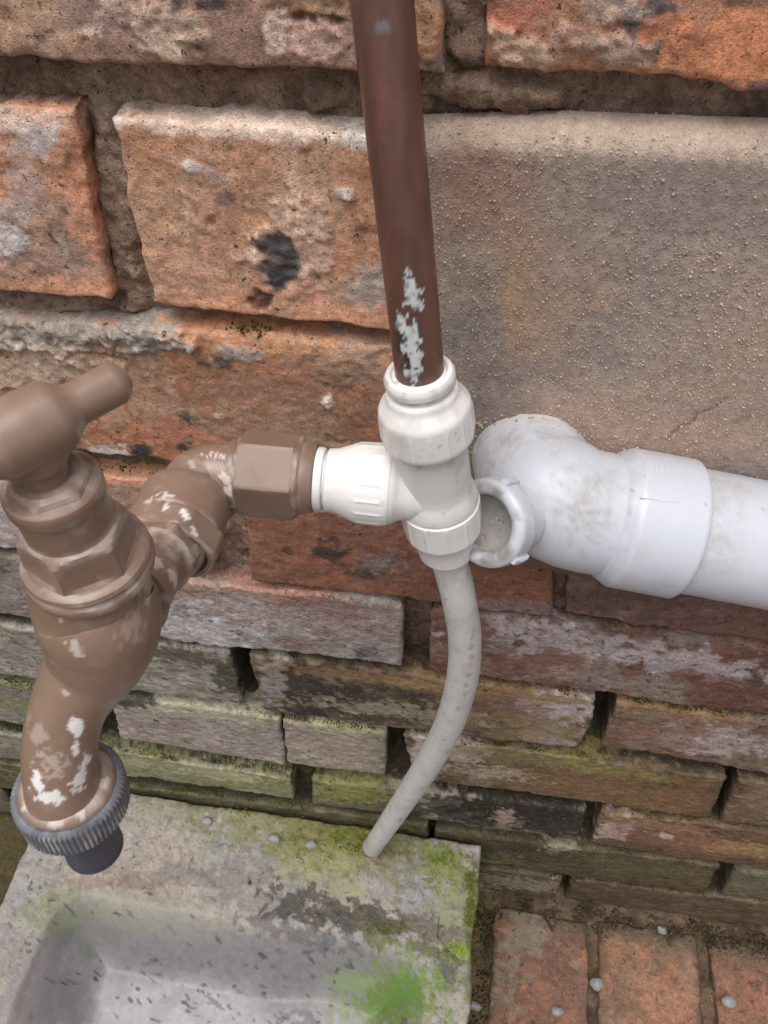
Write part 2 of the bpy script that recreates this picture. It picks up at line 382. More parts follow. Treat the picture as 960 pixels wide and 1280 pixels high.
# stains: (x, y, rx, ry, angle, colour, strength, raise mm, warp)
ST = [
 # upper orange brick beside the copper pipe
 (366, 300, 54, 52, 10, C(186, 154, 132), 0.7, 1.2, 0.5), (350, 322, 24, 36, -20, C(66, 64, 66), 0.95, -0.8, 0.45),
 (352, 350, 12, 10, 0, C(60, 58, 60), 0.9, -0.4, 0.5),
 (380, 360, 22, 14, -20, C(176, 124, 100), 0.8, 0.8, 0.5), (433, 240, 17, 13, 20, C(176, 160, 150), 0.9, 1.5, 0.5),
 (300, 160, 175, 13, 4, C(206, 182, 164), 0.75, 0, 0.35), (465, 170, 40, 14, 4, C(196, 186, 176), 0.7, 0, 0.5),
 (285, 245, 12, 8, 0, C(96, 82, 84), 0.8, 0, 0.5), (244, 205, 8, 6, 0, C(210, 196, 186), 0.8, 0.5, 0.4),
 (262, 215, 34, 6, 25, C(186, 170, 164), 0.5, 0.2, 0.7), (270, 290, 40, 60, 0, C(160, 108, 90), 0.4, 0, 0.6),
 (468, 365, 24, 32, 0, C(150, 138, 128), 0.85, 0.5, 0.5), (430, 390, 60, 16, 5, C(206, 140, 100), 0.7, 0, 0.5),
 (260, 380, 60, 14, 8, C(206, 136, 96), 0.6, 0, 0.5), (326, 373, 12, 12, 0, C(80, 54, 42), 0.8, -2.5, 0.4),
 (220, 320, 50, 8, 20, C(204, 150, 118), 0.4, 0, 0.7),
 # left orange brick
 (40, 170, 28, 20, 0, C(168, 158, 156), 0.8, 0.3, 0.6), (20, 150, 70, 12, 2, C(204, 176, 158), 0.6, 0, 0.5),
 (28, 230, 26, 60, 0, C(170, 158, 156), 0.45, 0, 0.7), (12, 295, 18, 22, 0, C(180, 172, 166), 0.8, 0.5, 0.6),
 (90, 205, 24, 16, 0, C(140, 84, 56), 0.7, -0.5, 0.6), (100, 360, 60, 10, 5, C(208, 140, 104), 0.5, 0, 0.5),
 (110, 260, 22, 60, 0, C(196, 122, 82), 0.5, 0, 0.5),
 # top course
 (190, 40, 60, 34, 10, C(182, 156, 134), 0.6, 1.2, 0.6), (130, 20, 60, 22, 0, C(148, 118, 108), 0.6, 0, 0.6),
 (270, 4, 20, 7, 0, C(60, 52, 62), 0.9, 0, 0.4), (220, 5, 6, 12, 0, C(70, 56, 56), 0.7, 0, 0.4), (50, 50, 8, 12, 20, C(90, 70, 66), 0.7, 0, 0.5),
 (400, 8, 60, 14, 0, C(160, 122, 84), 0.8, -1.0, 0.4), (395, 24, 48, 6, 4, C(96, 70, 52), 0.8, -2.0, 0.3), (390, 55, 50, 24, 0, C(178, 142, 128), 0.7, 1.2, 0.5),
 (345, 40, 14, 26, 10, C(190, 168, 150), 0.7, 1.0, 0.4), (530, 30, 26, 46, 0, C(186, 130, 84), 0.7, 0.5, 0.5), (545, 80, 30, 14, 0, C(120, 104, 92), 0.8, 0.5, 0.5),
 (66, 36, 8, 5, 0, C(96, 80, 78), 0.8, 0, 0.5), (440, 70, 60, 12, 4, C(176, 136, 120), 0.5, 0.4, 0.5),
 # top right orange brick
 (815, 30, 52, 36, -15, C(74, 70, 74), 0.9, 0.6, 0.6), (770, 60, 60, 24, 10, C(150, 128, 114), 0.7, 1.4, 0.6), (710, 50, 26, 18, 0, C(166, 124, 106), 0.8, 1.4, 0.6),
 (640, 62, 40, 22, 15, C(176, 144, 118), 0.8, 1.8, 0.6), (760, 10, 40, 22, 0, C(160, 140, 124), 0.6, 0.8, 0.6), (900, 60, 80, 50, 0, C(206, 120, 64), 0.6, 0, 0.5),
 (820, 92, 50, 14, 8, C(190, 130, 90), 0.7, 0.5, 0.5), (845, 104, 14, 8, 0, C(70, 56, 52), 0.8, 0, 0.5), (630, 4, 12, 6, 0, C(60, 60, 78), 0.9, 0, 0.4),
 (950, 108, 22, 12, 0, C(70, 62, 62), 0.8, 0, 0.5), (640, 15, 40, 20, 0, C(180, 100, 74), 0.6, 0, 0.5), (920, 0, 30, 6, 0, C(80, 66, 66), 0.7, 0, 0.5),
 # third course
 (60, 415, 130, 26, 2, C(134, 122, 110), 0.95, 2.2, 0.45), (190, 418, 52, 18, 4, C(140, 132, 124), 0.95, 2.0, 0.5), (40, 455, 110, 22, 0, C(176, 150, 128), 0.7, 0.8, 0.6),
 (20, 425, 26, 7, 0, C(176, 168, 160), 0.5, 0.6, 0.6),
 (380, 432, 130, 16, 4, C(196, 138, 92), 0.75, 0, 0.5), (245, 412, 40, 12, 4, C(186, 128, 84), 0.6, 0, 0.5), (272, 450, 17, 10, 0, C(66, 60, 58), 0.9, 0.6, 0.5),
 (300, 440, 30, 8, 10, C(150, 144, 138), 0.7, 0.6, 0.6), (235, 519, 13, 9, 10, C(62, 58, 62), 0.95, 0.2, 0.35), (177, 560, 17, 9, 4, C(52, 48, 54), 0.95, 0.2, 0.35),
 (231, 555, 11, 5, 0, C(52, 48, 54), 0.95, 0.1, 0.35), (134, 562, 30, 8, 6, C(196, 188, 182), 0.8, 0, 0.6), (277, 516, 7, 4, 0, C(206, 200, 194), 0.7, 0.3, 0.5),
 (330, 520, 90, 60, 0, C(150, 116, 92), 0.55, 0, 0.7), (300, 480, 120, 20, 5, C(140, 96, 72), 0.5, 0, 0.6), (200, 540, 60, 18, 4, C(168, 98, 68), 0.5, 0, 0.6),
 (450, 440, 40, 16, 5, C(160, 130, 108), 0.7, 0.6, 0.6), (411, 500, 8, 9, 0, C(214, 200, 190), 0.9, 0.9, 0.4), (420, 470, 30, 10, 0, C(120, 96, 78), 0.6, 0.4, 0.6), (440, 525, 40, 24, 0, C(128, 96, 78), 0.6, 0, 0.7),
 (130, 500, 80, 30, 0, C(168, 132, 106), 0.5, 0, 0.7), (282, 445, 16, 9, 0, C(80, 72, 68), 0.6, 0, 0.5), (384, 444, 12, 6, 0, C(92, 80, 72), 0.7, 0.3, 0.5),
 # fourth course
 (410, 686, 21, 13, 5, C(62, 52, 48), 0.9, 0.3, 0.5), (360, 688, 8, 5, 0, C(74, 50, 44), 0.8, 0, 0.5), (400, 628, 80, 12, 6, C(190, 130, 94), 0.7, 0, 0.5),
 (480, 702, 26, 12, 0, C(116, 104, 98), 0.8, 0.6, 0.7), (455, 715, 20, 6, 0, C(60, 50, 48), 0.7, 0.2, 0.6), (450, 660, 60, 20, 0, C(128, 84, 68), 0.6, 0, 0.6), (350, 735, 50, 8, 8, C(158, 96, 70), 0.6, 0, 0.5),
 (8, 640, 30, 50, 0, C(160, 150, 150), 0.8, 0.3, 0.6), (150, 610, 40, 24, 0, C(150, 118, 100), 0.8, 0.3, 0.6), (170, 600, 60, 8, 5, C(196, 130, 90), 0.7, 0, 0.5),
 (660, 760, 100, 10, 3, C(122, 98, 90), 0.9, 0.8, 0.4), (840, 770, 60, 24, 0, C(92, 68, 62), 0.8, 1.2, 0.7), (770, 745, 60, 16, 0, C(88, 66, 60), 0.7, 1.0, 0.7), (900, 780, 60, 24, 0, C(112, 78, 68), 0.8, 0.3, 0.5),
 # fifth course
 (300, 734, 140, 8, 7, C(152, 110, 90), 0.55, 0.2, 0.5), (360, 765, 170, 12, 7, C(150, 130, 124), 0.4, 0.2, 0.7), (458, 812, 13, 8, 5, C(66, 58, 60), 0.9, 0.4, 0.4), (235, 762, 14, 8, 20, C(90, 90, 96), 0.6, -0.5, 0.5),
 (420, 755, 60, 12, 8, C(120, 78, 68), 0.5, 0, 0.6), (470, 790, 50, 28, 0, C(136, 110, 108), 0.5, 0, 0.7), (250, 790, 70, 24, 4, C(164, 158, 160), 0.6, 0.3, 0.7),
 (690, 800, 90, 18, 6, C(158, 146, 146), 0.75, 0, 0.7), (860, 825, 110, 16, 8, C(158, 146, 146), 0.75, 0, 0.7), (640, 830, 40, 16, 0, C(108, 70, 58), 0.7, 0, 0.6), (900, 850, 80, 8, 8, C(104, 58, 48), 0.7, 0, 0.5),
 (782, 806, 10, 5, 10, C(70, 60, 58), 0.7, 0, 0.5), (942, 850, 12, 6, 0, C(66, 60, 60), 0.8, 0, 0.5), (575, 790, 34, 44, 0, C(112, 74, 62), 0.8, 0, 0.5), (700, 822, 40, 10, 8, C(116, 74, 62), 0.7, 0, 0.6),
 (960, 800, 60, 20, 0, C(110, 74, 64), 0.6, 0, 0.6), (30, 740, 40, 30, 0, C(130, 116, 112), 0.6, 0, 0.6),
 # sixth course
 (380, 860, 60, 30, 5, BLACK, 0.75, 0, 0.9), (460, 870, 50, 26, 0, C(44, 38, 30), 0.7, 0, 0.9), (340, 850, 16, 30, 0, C(140, 130, 126), 0.6, 0.2, 0.6), (520, 890, 120, 8, 6, C(128, 116, 96), 0.8, 0.2, 0.8),
 (700, 885, 46, 22, 6, C(156, 142, 142), 0.85, 0, 0.5), (690, 920, 34, 14, 4, C(140, 122, 116), 0.8, 0, 0.6), (660, 905, 70, 16, 5, C(112, 92, 40), 0.65, 0, 0.6), (600, 862, 130, 8, 6, C(132, 106, 50), 0.75, 0, 0.5),
 (500, 850, 160, 8, 6, C(128, 96, 58), 0.6, 0, 0.5), (620, 880, 60, 18, 0, C(116, 84, 66), 0.6, 0, 0.6), (290, 850, 16, 26, -20, MOSSD, 0.85, 0, 0.7), (200, 815, 90, 9, 8, C(52, 46, 36), 0.7, 0, 0.8), (40, 855, 60, 6, 6, MOSSC, 0.6, 0.2, 0.6),
 (900, 925, 60, 16, 6, C(150, 138, 136), 0.8, 0, 0.6), (850, 890, 90, 8, 8, C(134, 100, 56), 0.7, 0, 0.5), (830, 915, 50, 16, 6, C(126, 90, 74), 0.6, 0, 0.6),
 # seventh course
 (250, 888, 110, 8, 8, C(150, 144, 116), 0.7, 0, 0.45), (420, 908, 60, 7, 8, C(146, 140, 100), 0.8, 0, 0.45), (160, 875, 30, 7, 6, BLACK, 0.85, 0, 0.6), (470, 930, 14, 20, 0, C(116, 110, 80), 0.6, 0, 0.6), (20, 880, 90, 7, 8, C(104, 104, 54), 0.6, 0.2, 0.6),
 (560, 935, 40, 14, 8, C(158, 140, 130), 0.8, 0, 0.6), (530, 950, 18, 26, 0, C(154, 140, 136), 0.85, 0, 0.5), (650, 945, 100, 10, 8, C(112, 100, 60), 0.6, 0, 0.6), (760, 960, 90, 8, 8, C(118, 104, 48), 0.8, 0, 0.5), (740, 985, 120, 16, 8, C(112, 82, 44), 0.7, 0, 0.5), (860, 1000, 40, 20, 0, C(116, 78, 50), 0.6, 0, 0.6),
 (600, 975, 14, 9, 0, C(104, 92, 72), 0.8, 0.9, 0.5), (955, 1000, 30, 16, 0, C(124, 96, 74), 0.6, 0, 0.6), (620, 965, 50, 7, 6, C(140, 126, 108), 0.7, 0, 0.6),
 # eighth course
 (160, 950, 110, 9, 8, C(126, 126, 72), 0.55, 0.2, 0.6), (300, 972, 60, 8, 8, C(144, 140, 96), 0.7, 0, 0.6), (250, 975, 100, 6, 8, C(96, 100, 40), 0.6, 0.1, 0.7), (340, 980, 30, 12, 6, MOSSC, 0.6, 0.2, 0.7), (440, 990, 50, 12, 6, C(112, 110, 44), 0.8, 0.2, 0.6),
 (545, 1000, 44, 14, 8, C(140, 126, 110), 0.75, 0, 0.7), (640, 1010, 80, 22, 6, C(40, 36, 26), 0.9, 0, 0.6), (700, 1025, 36, 20, 0, C(34, 34, 30), 0.85, 0.3, 0.6), (585, 1012, 60, 16, 0, BLACK, 0.7, 0, 0.6), (630, 1020, 14, 9, 0, C(146, 120, 104), 0.8, 0, 0.5),
 (765, 1035, 26, 14, 0, C(158, 134, 126), 0.8, 0, 0.5), (820, 1030, 70, 6, 8, C(136, 98, 66), 0.7, 0, 0.5), (930, 1060, 60, 8, 8, C(146, 116, 56), 0.8, 0, 0.5), (860, 1052, 80, 10, 8, C(124, 80, 58), 0.6, 0, 0.5), (832, 1044, 9, 4, 10, C(176, 150, 140), 0.8, 0.3, 0.4),
 # ninth course and below
 (650, 1060, 60, 12, 6, C(56, 48, 30), 0.8, 0, 0.6), (700, 1060, 20, 6, 0, C(128, 116, 96), 0.6, 0.6, 0.6), (800, 1085, 80, 12, 8, C(80, 72, 42), 0.7, 0, 0.6), (940, 1105, 40, 14, 0, C(92, 88, 66), 0.7, 0, 0.7),
 (650, 1105, 60, 8, 6, C(122, 112, 88), 0.8, 0.3, 0.7), (620, 1080, 30, 10, 0, C(96, 100, 60), 0.6, 0.2, 0.7),
]

# moss and damp that follow the lower brick edges
YS = np.concatenate([[0.0], []])


def paint_wall(P, colr, seed, only=None):
    """apply the stains to points P of the wall; returns colour and how far the surface stands proud"""
    up = np.zeros(len(P))
    lo_x, hi_x = P[:, 0].min() - 12, P[:, 0].max() + 12
    lo_z, hi_z = P[:, 2].min() - 12, P[:, 2].max() + 12
    for i, (x, y, rx, ry, a, c, w, rz, wp) in enumerate(ST):
        q = onY(x, y)
        R_ = 25 + max(rx, ry) * 0.9
        if not (lo_x - R_ < q[0] < hi_x + R_ and lo_z - R_ < q[2] < hi_z + R_): continue
        # patches that lie on one brick stay on it
        if only is not None and not (only[0] < q[0] < only[1] and only[2] < q[2] < only[3]): continue
        m = WALL.blob(P, x, y, rx, ry, a, wp, 7 if ry > 12 else 4, 31 + i, 0.22)
        br = 1 + 0.22 * fbm(P, 3.0, 3, 99 + i)
        colr[:] = mixc(colr, c * 1.22 * br[:, None], m * w)
        up += m * rz * (0.8 + 0.5 * fbm(P, 4.0, 3, 7 + i) + 0.35 * fbm(P, 1.9, 2, 8 + i))
    return up


def make_brick(course, quad, A, B, proud, seed, visible=True, step=None):
    q = np.array([onY(x, y)[[0, 2]] if True else 0 for x, y in quad]) if len(quad[0]) == 2 and visible is not None else np.array(quad)
    if visible is not None and course >= 4:      # open joint above: rake the upper edge back
        q[0, 1] -= 2.6; q[1, 1] -= 2.6
    TL, TR, BR_, BL = q
    wmm = np.linalg.norm(TR - TL); hmm = np.linalg.norm(TL - BL)
    st = step or (0.8 if course <= 3 else 1.0 if course <= 5 else 1.35)
    nu, nv = max(6, int(wmm / st)), max(5, int(hmm / st))
    back = np.array([26, 19, 14, 10.5, 7.5, 5, 3, 1.5])
    nb = len(back)
    u = np.concatenate([np.zeros(nb), np.linspace(0, 1, nu), np.ones(nb)])
    v = np.concatenate([np.zeros(nb), np.linspace(0, 1, nv), np.ones(nb)])
    du = np.concatenate([back, np.zeros(nu), back[::-1]]); dv = np.concatenate([back, np.zeros(nv), back[::-1]])
    U, V_ = np.meshgrid(u, v); DU, DV = np.meshgrid(du, dv)
    XZ = ((1 - U) * (1 - V_))[..., None] * TL + (U * (1 - V_))[..., None] * TR + (U * V_)[..., None] * BR_ + ((1 - U) * V_)[..., None] * BL
    D = np.maximum(DU, DV)
    P3 = np.stack([XZ[..., 0], D * 0, XZ[..., 1]], -1)
    n1 = fbm(P3, 26, 3, seed); n2 = fbm(P3, 6, 3, seed + 50)
    rr = 2.4 + 2.4 * np.clip(n1, -0.7, 1.6) + 1.3 * n2
    rr = np.clip(rr, 0.8, 9)
    ddx = np.minimum(U, 1 - U) * wmm; ddz = np.minimum(V_, 1 - V_) * hmm
    ax = np.clip(1 - ddx / rr, 0, 1); az = np.clip(1 - ddz / rr, 0, 1)
    s = np.clip(np.sqrt(ax ** 2 + az ** 2), 0, 1)
    y = rr * 0.75 * (1 - np.sqrt(1 - s ** 2 * 0.98))
    # ragged outline
    ox = fbm(P3 + 100, 9, 3, seed + 3) * 0.8 + fbm(P3 + 100, 40, 2, seed + 9) * 1.2
    oz = fbm(P3 + 300, 9, 3, seed + 4) * 0.8 + fbm(P3 + 300, 50, 2, seed + 10) * 1.2
    shrink = sst(D, 0, 26) * 1.5
    X = XZ[..., 0] + ox * np.where(ddx < 20, 1, 0.5) ; Z = XZ[..., 1] + oz * 0.9
    edge = sst(D, 0, 3)
    relief = 0.55 * fbm(P3, 22, 2, seed + 20) + 0.35 * fbm(P3, 5, 3, seed + 21, 0.6)
    crater = fbm(P3, 9, 3, seed + 22)
    relief = relief - 1.1 * sst(crater, 0.95, 1.5)
    Y = D + y - (relief + proud)
    # sides are rough as well
    X = X + edge * fbm(np.stack([X, D, Z], -1), 4, 2, seed + 30) * 0.5
    Z = Z + edge * fbm(np.stack([X, D, Z], -1), 4, 2, seed + 31) * 0.5
    P = np.stack([X, Y, Z], -1).reshape(-1, 3)
    a, b = C(*A), C(*B)
    lower = course >= 5
    big = fbm(P, (20, 20, 14) if lower else 24, 4, seed + 40)
    colr = mixc(np.broadcast_to(a, P.shape).copy(), b, sst(big, -0.5, 0.8))
    f2 = fbm(P, (5, 4, 2.4) if lower else 3.5, 3, seed + 41, 0.7)
    colr *= (1 + (0.27 if lower else 0.2) * f2)[:, None]
    # light bloom and dark burnt specks
    bl = sst(fbm(P, (12, 8, 6) if lower else 10, 4, seed + 42, 0.65), 0.75, 1.25)
    colr = mixc(colr, LIME * 0.85, bl * (0.16 if not lower else 0.16))
    dk = sst(fbm(P, 4.2 if lower else 3.2, 2, seed + 43), 0.95, 1.2)
    colr = mixc(colr, DARK, dk * 0.75)
    sp = sst(fbm(P, 3.4 if lower else 2.2, 2, seed + 44), 0.85, 1.2)
    colr = mixc(colr, colr * 1.55, sp * 0.6)
    # pits
    colr = mixc(colr, colr * 0.55, sst(crater, 0.95, 1.5).ravel() * 0.6)
    if lower:      # dirt and thin moss on the upper edges and in the hollows
        topd = (V_ * hmm).ravel()
        tn = fbm(P, (22, 9, 9), 3, seed + 45)
        tm = (1 - sst(topd, 2, 13)) * sst(tn, -0.3, 0.8)
        gcol = mixc(np.broadcast_to(C(118, 104, 70), P.shape).copy(), C(66, 60, 36), sst(fbm(P, 14, 3, seed + 46), -0.6, 0.6))
        colr = mixc(colr, gcol, tm * (0.75 if course >= 6 else 0.25))
        botd = ((1 - V_) * hmm).ravel()
        bm = (1 - sst(botd, 0.5, 6)) * sst(fbm(P, (16, 6, 6), 3, seed + 47), -0.2, 0.7)
        colr = mixc(colr, C(60, 56, 34), bm * 0.55)
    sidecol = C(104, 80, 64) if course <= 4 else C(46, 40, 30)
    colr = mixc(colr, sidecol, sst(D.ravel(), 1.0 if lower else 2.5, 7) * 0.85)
    colr *= np.array([1.0, 1.02, 0.95]) * (1.08 if course <= 3 else 1.0 if course <= 7 else 0.88)
    bx = (q[:, 0].min() - 2, q[:, 0].max() + 2, q[:, 1].min() - 3, q[:, 1].max() + 6)
    up = paint_wall(P, colr, seed, bx)
    P[:, 1] -= up * (1 - sst(D.ravel(), 0, 10))
    nr, nc = U.shape
    rg = np.full(len(P), 0.86 if not lower else 0.72)
    build('brick', P, grid_faces(nr, nc), M_BRICKL if lower else M_BRICK, wall, col=colr, rgh=rg, grit=np.full(len(P), 0.9))


for i, (cr, quad, A, B, pr) in enumerate(BR):
    xs = [p[0] for p in quad]; ys = [p[1] for p in quad]
    vis = min(xs) < 960 and max(xs) > 0 and max(ys) > 0
    make_brick(cr, quad, A, B, pr, 1000 + i * 97, True, None if vis else 5.0)

# further bricks of the wall just beyond what the photo shows, running bond of the same size
rs = random.Random(5)
for cr in range(-1, 11):
    offs = 0 if cr % 2 else -116
    for side in (-1, 1):
        for k in range(2):
            if cr <= 0 and k == 0 and cr == -1: pass
            zt = -85 * (cr - 1) - 12; zb = zt - 72
            rows = [onY(*p)[0] for c, qd, *_ in BR if c == cr for p in qd]
            if rows: x0 = (max(rows) + 12) if side > 0 else (min(rows) - 12 - 222)
            else: x0 = -110 + 0 if side > 0 else -110 - 234
            x0 += side * 234 * k
            if cr == 10 and side < 0: x0 = -170 - 234 * (k + 1)
            base = rs.choice([(150, 104, 80), (138, 116, 104), (128, 92, 74)]) if cr < 6 else rs.choice([(104, 90, 66), (112, 98, 84), (96, 80, 56)])
            quad = [(x0, zt), (x0 + 222, zt), (x0 + 222, zb), (x0, zb)]
            make_brick(max(cr, 1), quad, base, tuple(int(v * .9) for v in base), rs.uniform(-0.5, 1), 9000 + cr * 40 + side * 7 + k, None, 5.0)

# mortar: one raked-out sheet behind the bricks, proud in some joints, hollow in others
xm = np.concatenate([np.arange(-760, -260, 8), np.arange(-260, 300, 1.4), np.arange(300, 800, 8)])
zm = np.concatenate([np.arange(160, 20, -8), np.arange(20, -560, -1.3), np.arange(-560, -880, -1.8)])
X, Z = np.meshgrid(xm, zm)
P = np.stack([X, X * 0, Z], -1).reshape(-1, 3)
dep = 11 + 1.3 * fbm(P, 14, 3, 5) + 1.6 * fbm(P, 4.5, 3, 6, 0.65)
dep += 7 * sst(-P[:, 2], 380, 520)
# soft lumps: joint between the two upper left bricks, and under the top right brick
dep -= 4.0 * WALL.blob(P, 140, 290, 26, 130, -12, 0.3, 8, 3)
dep -= 3.5 * WALL.blob(P, 580, 40, 30, 60, 0, 0.3, 8, 4)
dep -= 7.0 * WALL.blob(P, 600, 128, 95, 20, 4, 0.35, 9, 10)
dep -= 3.5 * WALL.blob(P, 395, 138, 18, 20, 0, 0.5, 5, 8)
dep -= 3.0 * WALL.blob(P, 40, 392, 120, 12, 2, 0.4, 6, 9)
dep += 12 * WALL.blob(P, 310, 850, 14, 45, -15, 0.1, 8, 5) + 12 * WALL.blob(P, 494, 945, 10, 28, 0, 0.1, 8, 6) + 10 * WALL.blob(P, 747, 905, 14, 40, 12, 0.1, 8, 7)
cm = mixc(np.broadcast_to(C(150, 122, 100), P.shape).copy(), C(118, 92, 74), sst(fbm(P, 12, 3, 15), -0.7, 0.7))
cm *= (1 + 0.25 * fbm(P, 2.5, 3, 16, 0.7))[:, None]
cm = mixc(cm, C(150, 134, 120), sst(fbm(P, 5, 3, 17), 0.8, 1.3) * 0.6)
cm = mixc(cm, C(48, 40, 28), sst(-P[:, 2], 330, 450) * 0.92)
cm = mixc(cm, C(78, 80, 30), sst(-P[:, 2], 400, 520) * sst(fbm(P, (30, 8, 10), 3, 18), 0.1, 0.8) * 0.55)
cm = mixc(cm, C(120, 126, 30), WALL.blob(P, 275, 404, 60, 7, 4, 0.4, 5, 19) * 0.75)
cm = mixc(cm, C(92, 96, 40), WALL.blob(P, 150, 590, 70, 8, 6, 0.4, 5, 20) * 0.5)
P[:, 1] = dep
build('mortar', P, grid_faces(*X.shape), M_MORTAR, wall, col=cm, rgh=np.full(len(P), 0.95), grit=np.full(len(P), 1.0))

# ------------------------------------------------------------------ smooth sand-cement render over the bricks right of the copper pipe
tl, tr, bl_ = onY(505, 150), onY(1200, 235), onY(505, 700)
xs = np.arange(onY(500, 300)[0] - 2, 330, 0.8)
top_z = lambda x: np.interp(x, [onY(530, 160)[0], onY(700, 158)[0], onY(960, 168)[0], 330], [onY(530, 160)[2], onY(700, 155)[2], onY(960, 165)[2], onY(960, 165)[2] - 2])
zs = np.linspace(0, 1, 300)
Xg, Tg = np.meshgrid(xs, zs)
zbot = -314 + 5 * np.sin(Xg / 23.0)
ztop = top_z(Xg) + 1.0
left = -1.5 + 0 * Xg
Zg = ztop + (zbot - ztop) * Tg
P3 = np.stack([Xg, Xg * 0, Zg], -1)
# left margin is ragged: keep it within the shade of the pipe
dl = Xg - (np.interp(-Zg, [60, 120, 150, 200, 320], [-21, -19, -26, -12, -6]) + 2.5 * fbm(P3, 12, 3, 61))
dt = ztop - Zg
rt = 9.0
s1 = np.clip(1 - dt / rt, 0, 1)
y = -3.6 + 11 * (1 - np.sqrt(1 - s1 ** 2 * 0.995))
y += 0.8 * fbm(P3, 60, 2, 62) + 0.22 * fbm(P3, 9, 3, 63)
y += 5.5 * (1 - sst(dl, -1, 5))
db = Zg - zbot
y += 4.5 * (1 - sst(db, 0, 7))
# shallow hollow where the brick below shows through as a tonal change
P = np.stack([Xg, y, Zg], -1).reshape(-1, 3)
cp = mixc(np.broadcast_to(C(150, 132, 120), P.shape).copy(), C(138, 126, 122), sst(fbm(P, 45, 3, 64), -0.5, 0.7))


def wb(x, y, rx, ry, a, c, w, wp=0.3, size=9, seed=0, soft=0.6):
    global cp
    cp = mixc(cp, c, WALL.blob(P, x, y, rx, ry, a, wp, size, 200 + seed, soft) * w)


wb(690, 345, 75, 110, 25, C(158, 128, 98), 0.75, seed=1)
wb(600, 230, 70, 60, 0, C(146, 110, 92), 0.65, seed=2)
wb(730, 300, 60, 120, 15, C(140, 128, 124), 0.6, seed=3)
wb(830, 235, 160, 50, 0, C(136, 124, 118), 0.7, seed=4)
wb(760, 170, 260, 22, 3, C(176, 156, 138), 0.7, seed=5)
wb(900, 420, 120, 90, 0, C(154, 134, 118), 0.5, seed=6)
wb(590, 420, 40, 90, 0, C(128, 120, 118), 0.6, seed=7)
wb(800, 520, 160, 40, 5, C(164, 138, 120), 0.75, seed=8)
wb(620, 520, 40, 50, 0, C(116, 106, 104), 0.6, seed=9)
wb(860, 500, 120, 14, 6, C(140, 124, 114), 0.5, seed=10)
wb(640, 690, 200, 40, 5, C(104, 80, 74), 0.9, seed=11)
wb(840, 730, 200, 40, 5, C(100, 76, 70), 0.9, seed=12)
cp = mixc(cp, C(118, 96, 78), ((1 - sst(dt, 0, 9)) * sst(fbm(P, 20, 3, 65).reshape(dt.shape), -0.3, 0.8)).ravel() * 0.4)
cp = mixc(cp, C(150, 124, 102), (1 - sst(db, 0, 6)).ravel() * 0.0)
cp *= 1.10 * np.array([1.03, 0.99, 0.94]) * (1 + 0.13 * fbm(P, 2.5, 3, 66, 0.7))[:, None]
# hairline crack
ck = [onY(*p) for p in ((834, 540), (848, 524), (864, 520), (872, 508), (892, 500), (905, 488))]
dmin = np.full(len(P), 99.0)
wq = P[:, [0, 2]] + 0.5 * np.stack([fbm(P, 3, 2, 71), fbm(P, 3, 2, 72)], -1)
for a_, b_ in zip(ck[:-1], ck[1:]):
    a2, b2 = a_[[0, 2]], b_[[0, 2]]; d = b2 - a2
    t = np.clip(((wq - a2) @ d) / (d @ d), 0, 1)
    dmin = np.minimum(dmin, np.linalg.norm(wq - a2 - t[:, None] * d, axis=1))
ckm = 1 - sst(dmin, 0.15, 0.75)
cp = mixc(cp, C(52, 44, 40), ckm * 0.5); P[:, 1] += ckm * 0.35
keep = dl.ravel() > -2
F = grid_faces(*Xg.shape)
F = F[keep[F].all(1)]
patch = build('render_patch', P, F, M_PLASTER, wall, col=cp, rgh=np.full(len(P), 0.9), grit=np.full(len(P), 1.0))
patch['label'] = 'smooth grey-brown sand render smeared over the bricks'
PL, PLc, PLk = P, cp, keep

# loose sand grains standing on the render and in the joints
rng_ = np.random.RandomState(3)
oct_v = np.array([(1, 0, 0), (-1, 0, 0), (0, 1, 0), (0, -1, 0), (0, 0, 1), (0, 0, -1)], float)
oct_f = np.array([(0, 2, 4), (2, 1, 4), (1, 3, 4), (3, 0, 4), (2, 0, 5), (1, 2, 5), (3, 1, 5), (0, 3, 5)])


def scatter(name, parent, pts, cols, smin, smax, mat, rg=0.8, squash=0.7):
    n = len(pts)
    s = rng_.uniform(smin, smax, (n, 1, 1)) * rng_.uniform(0.6, 1.25, (n, 1, 3))
    j = 1 + rng_.uniform(-0.3, 0.3, (n, 6, 1))
    A_ = rng_.normal(size=(n, 3, 3)); Q, _ = np.linalg.qr(A_)
    V = (oct_v[None] * j * s) @ Q + pts[:, None, :]
    Fc = (oct_f[None] + (np.arange(n) * 6)[:, None, None]).reshape(-1, 3)
    colr = np.repeat(cols, 6, axis=0)
    o = build(name, V.reshape(-1, 3), None, mat, parent, col=colr, rgh=rg, grit=0.4, smooth=False, Ft=Fc)
    o['kind'] = 'stuff'; return o


pool = np.nonzero(PLk & (PL[:, 2] > -262))[0]
dens = sst(fbm(PL[pool], 40, 2, 81), -0.9, 0.6) + 0.25
pick = pool[rng_.choice(len(pool), 17000, p=dens / dens.sum(), replace=False)]
pts = PL[pick] + rng_.uniform(-0.3, 0.3, (len(pick), 3)); pts[:, 1] -= 0.05
gc = PLc[pick] * rng_.uniform(0.85, 1.5, (len(pick), 1))
scatter('sand_grain', wall, pts, gc, 0.25, 0.6, M_PLASTER)

K = 1.0
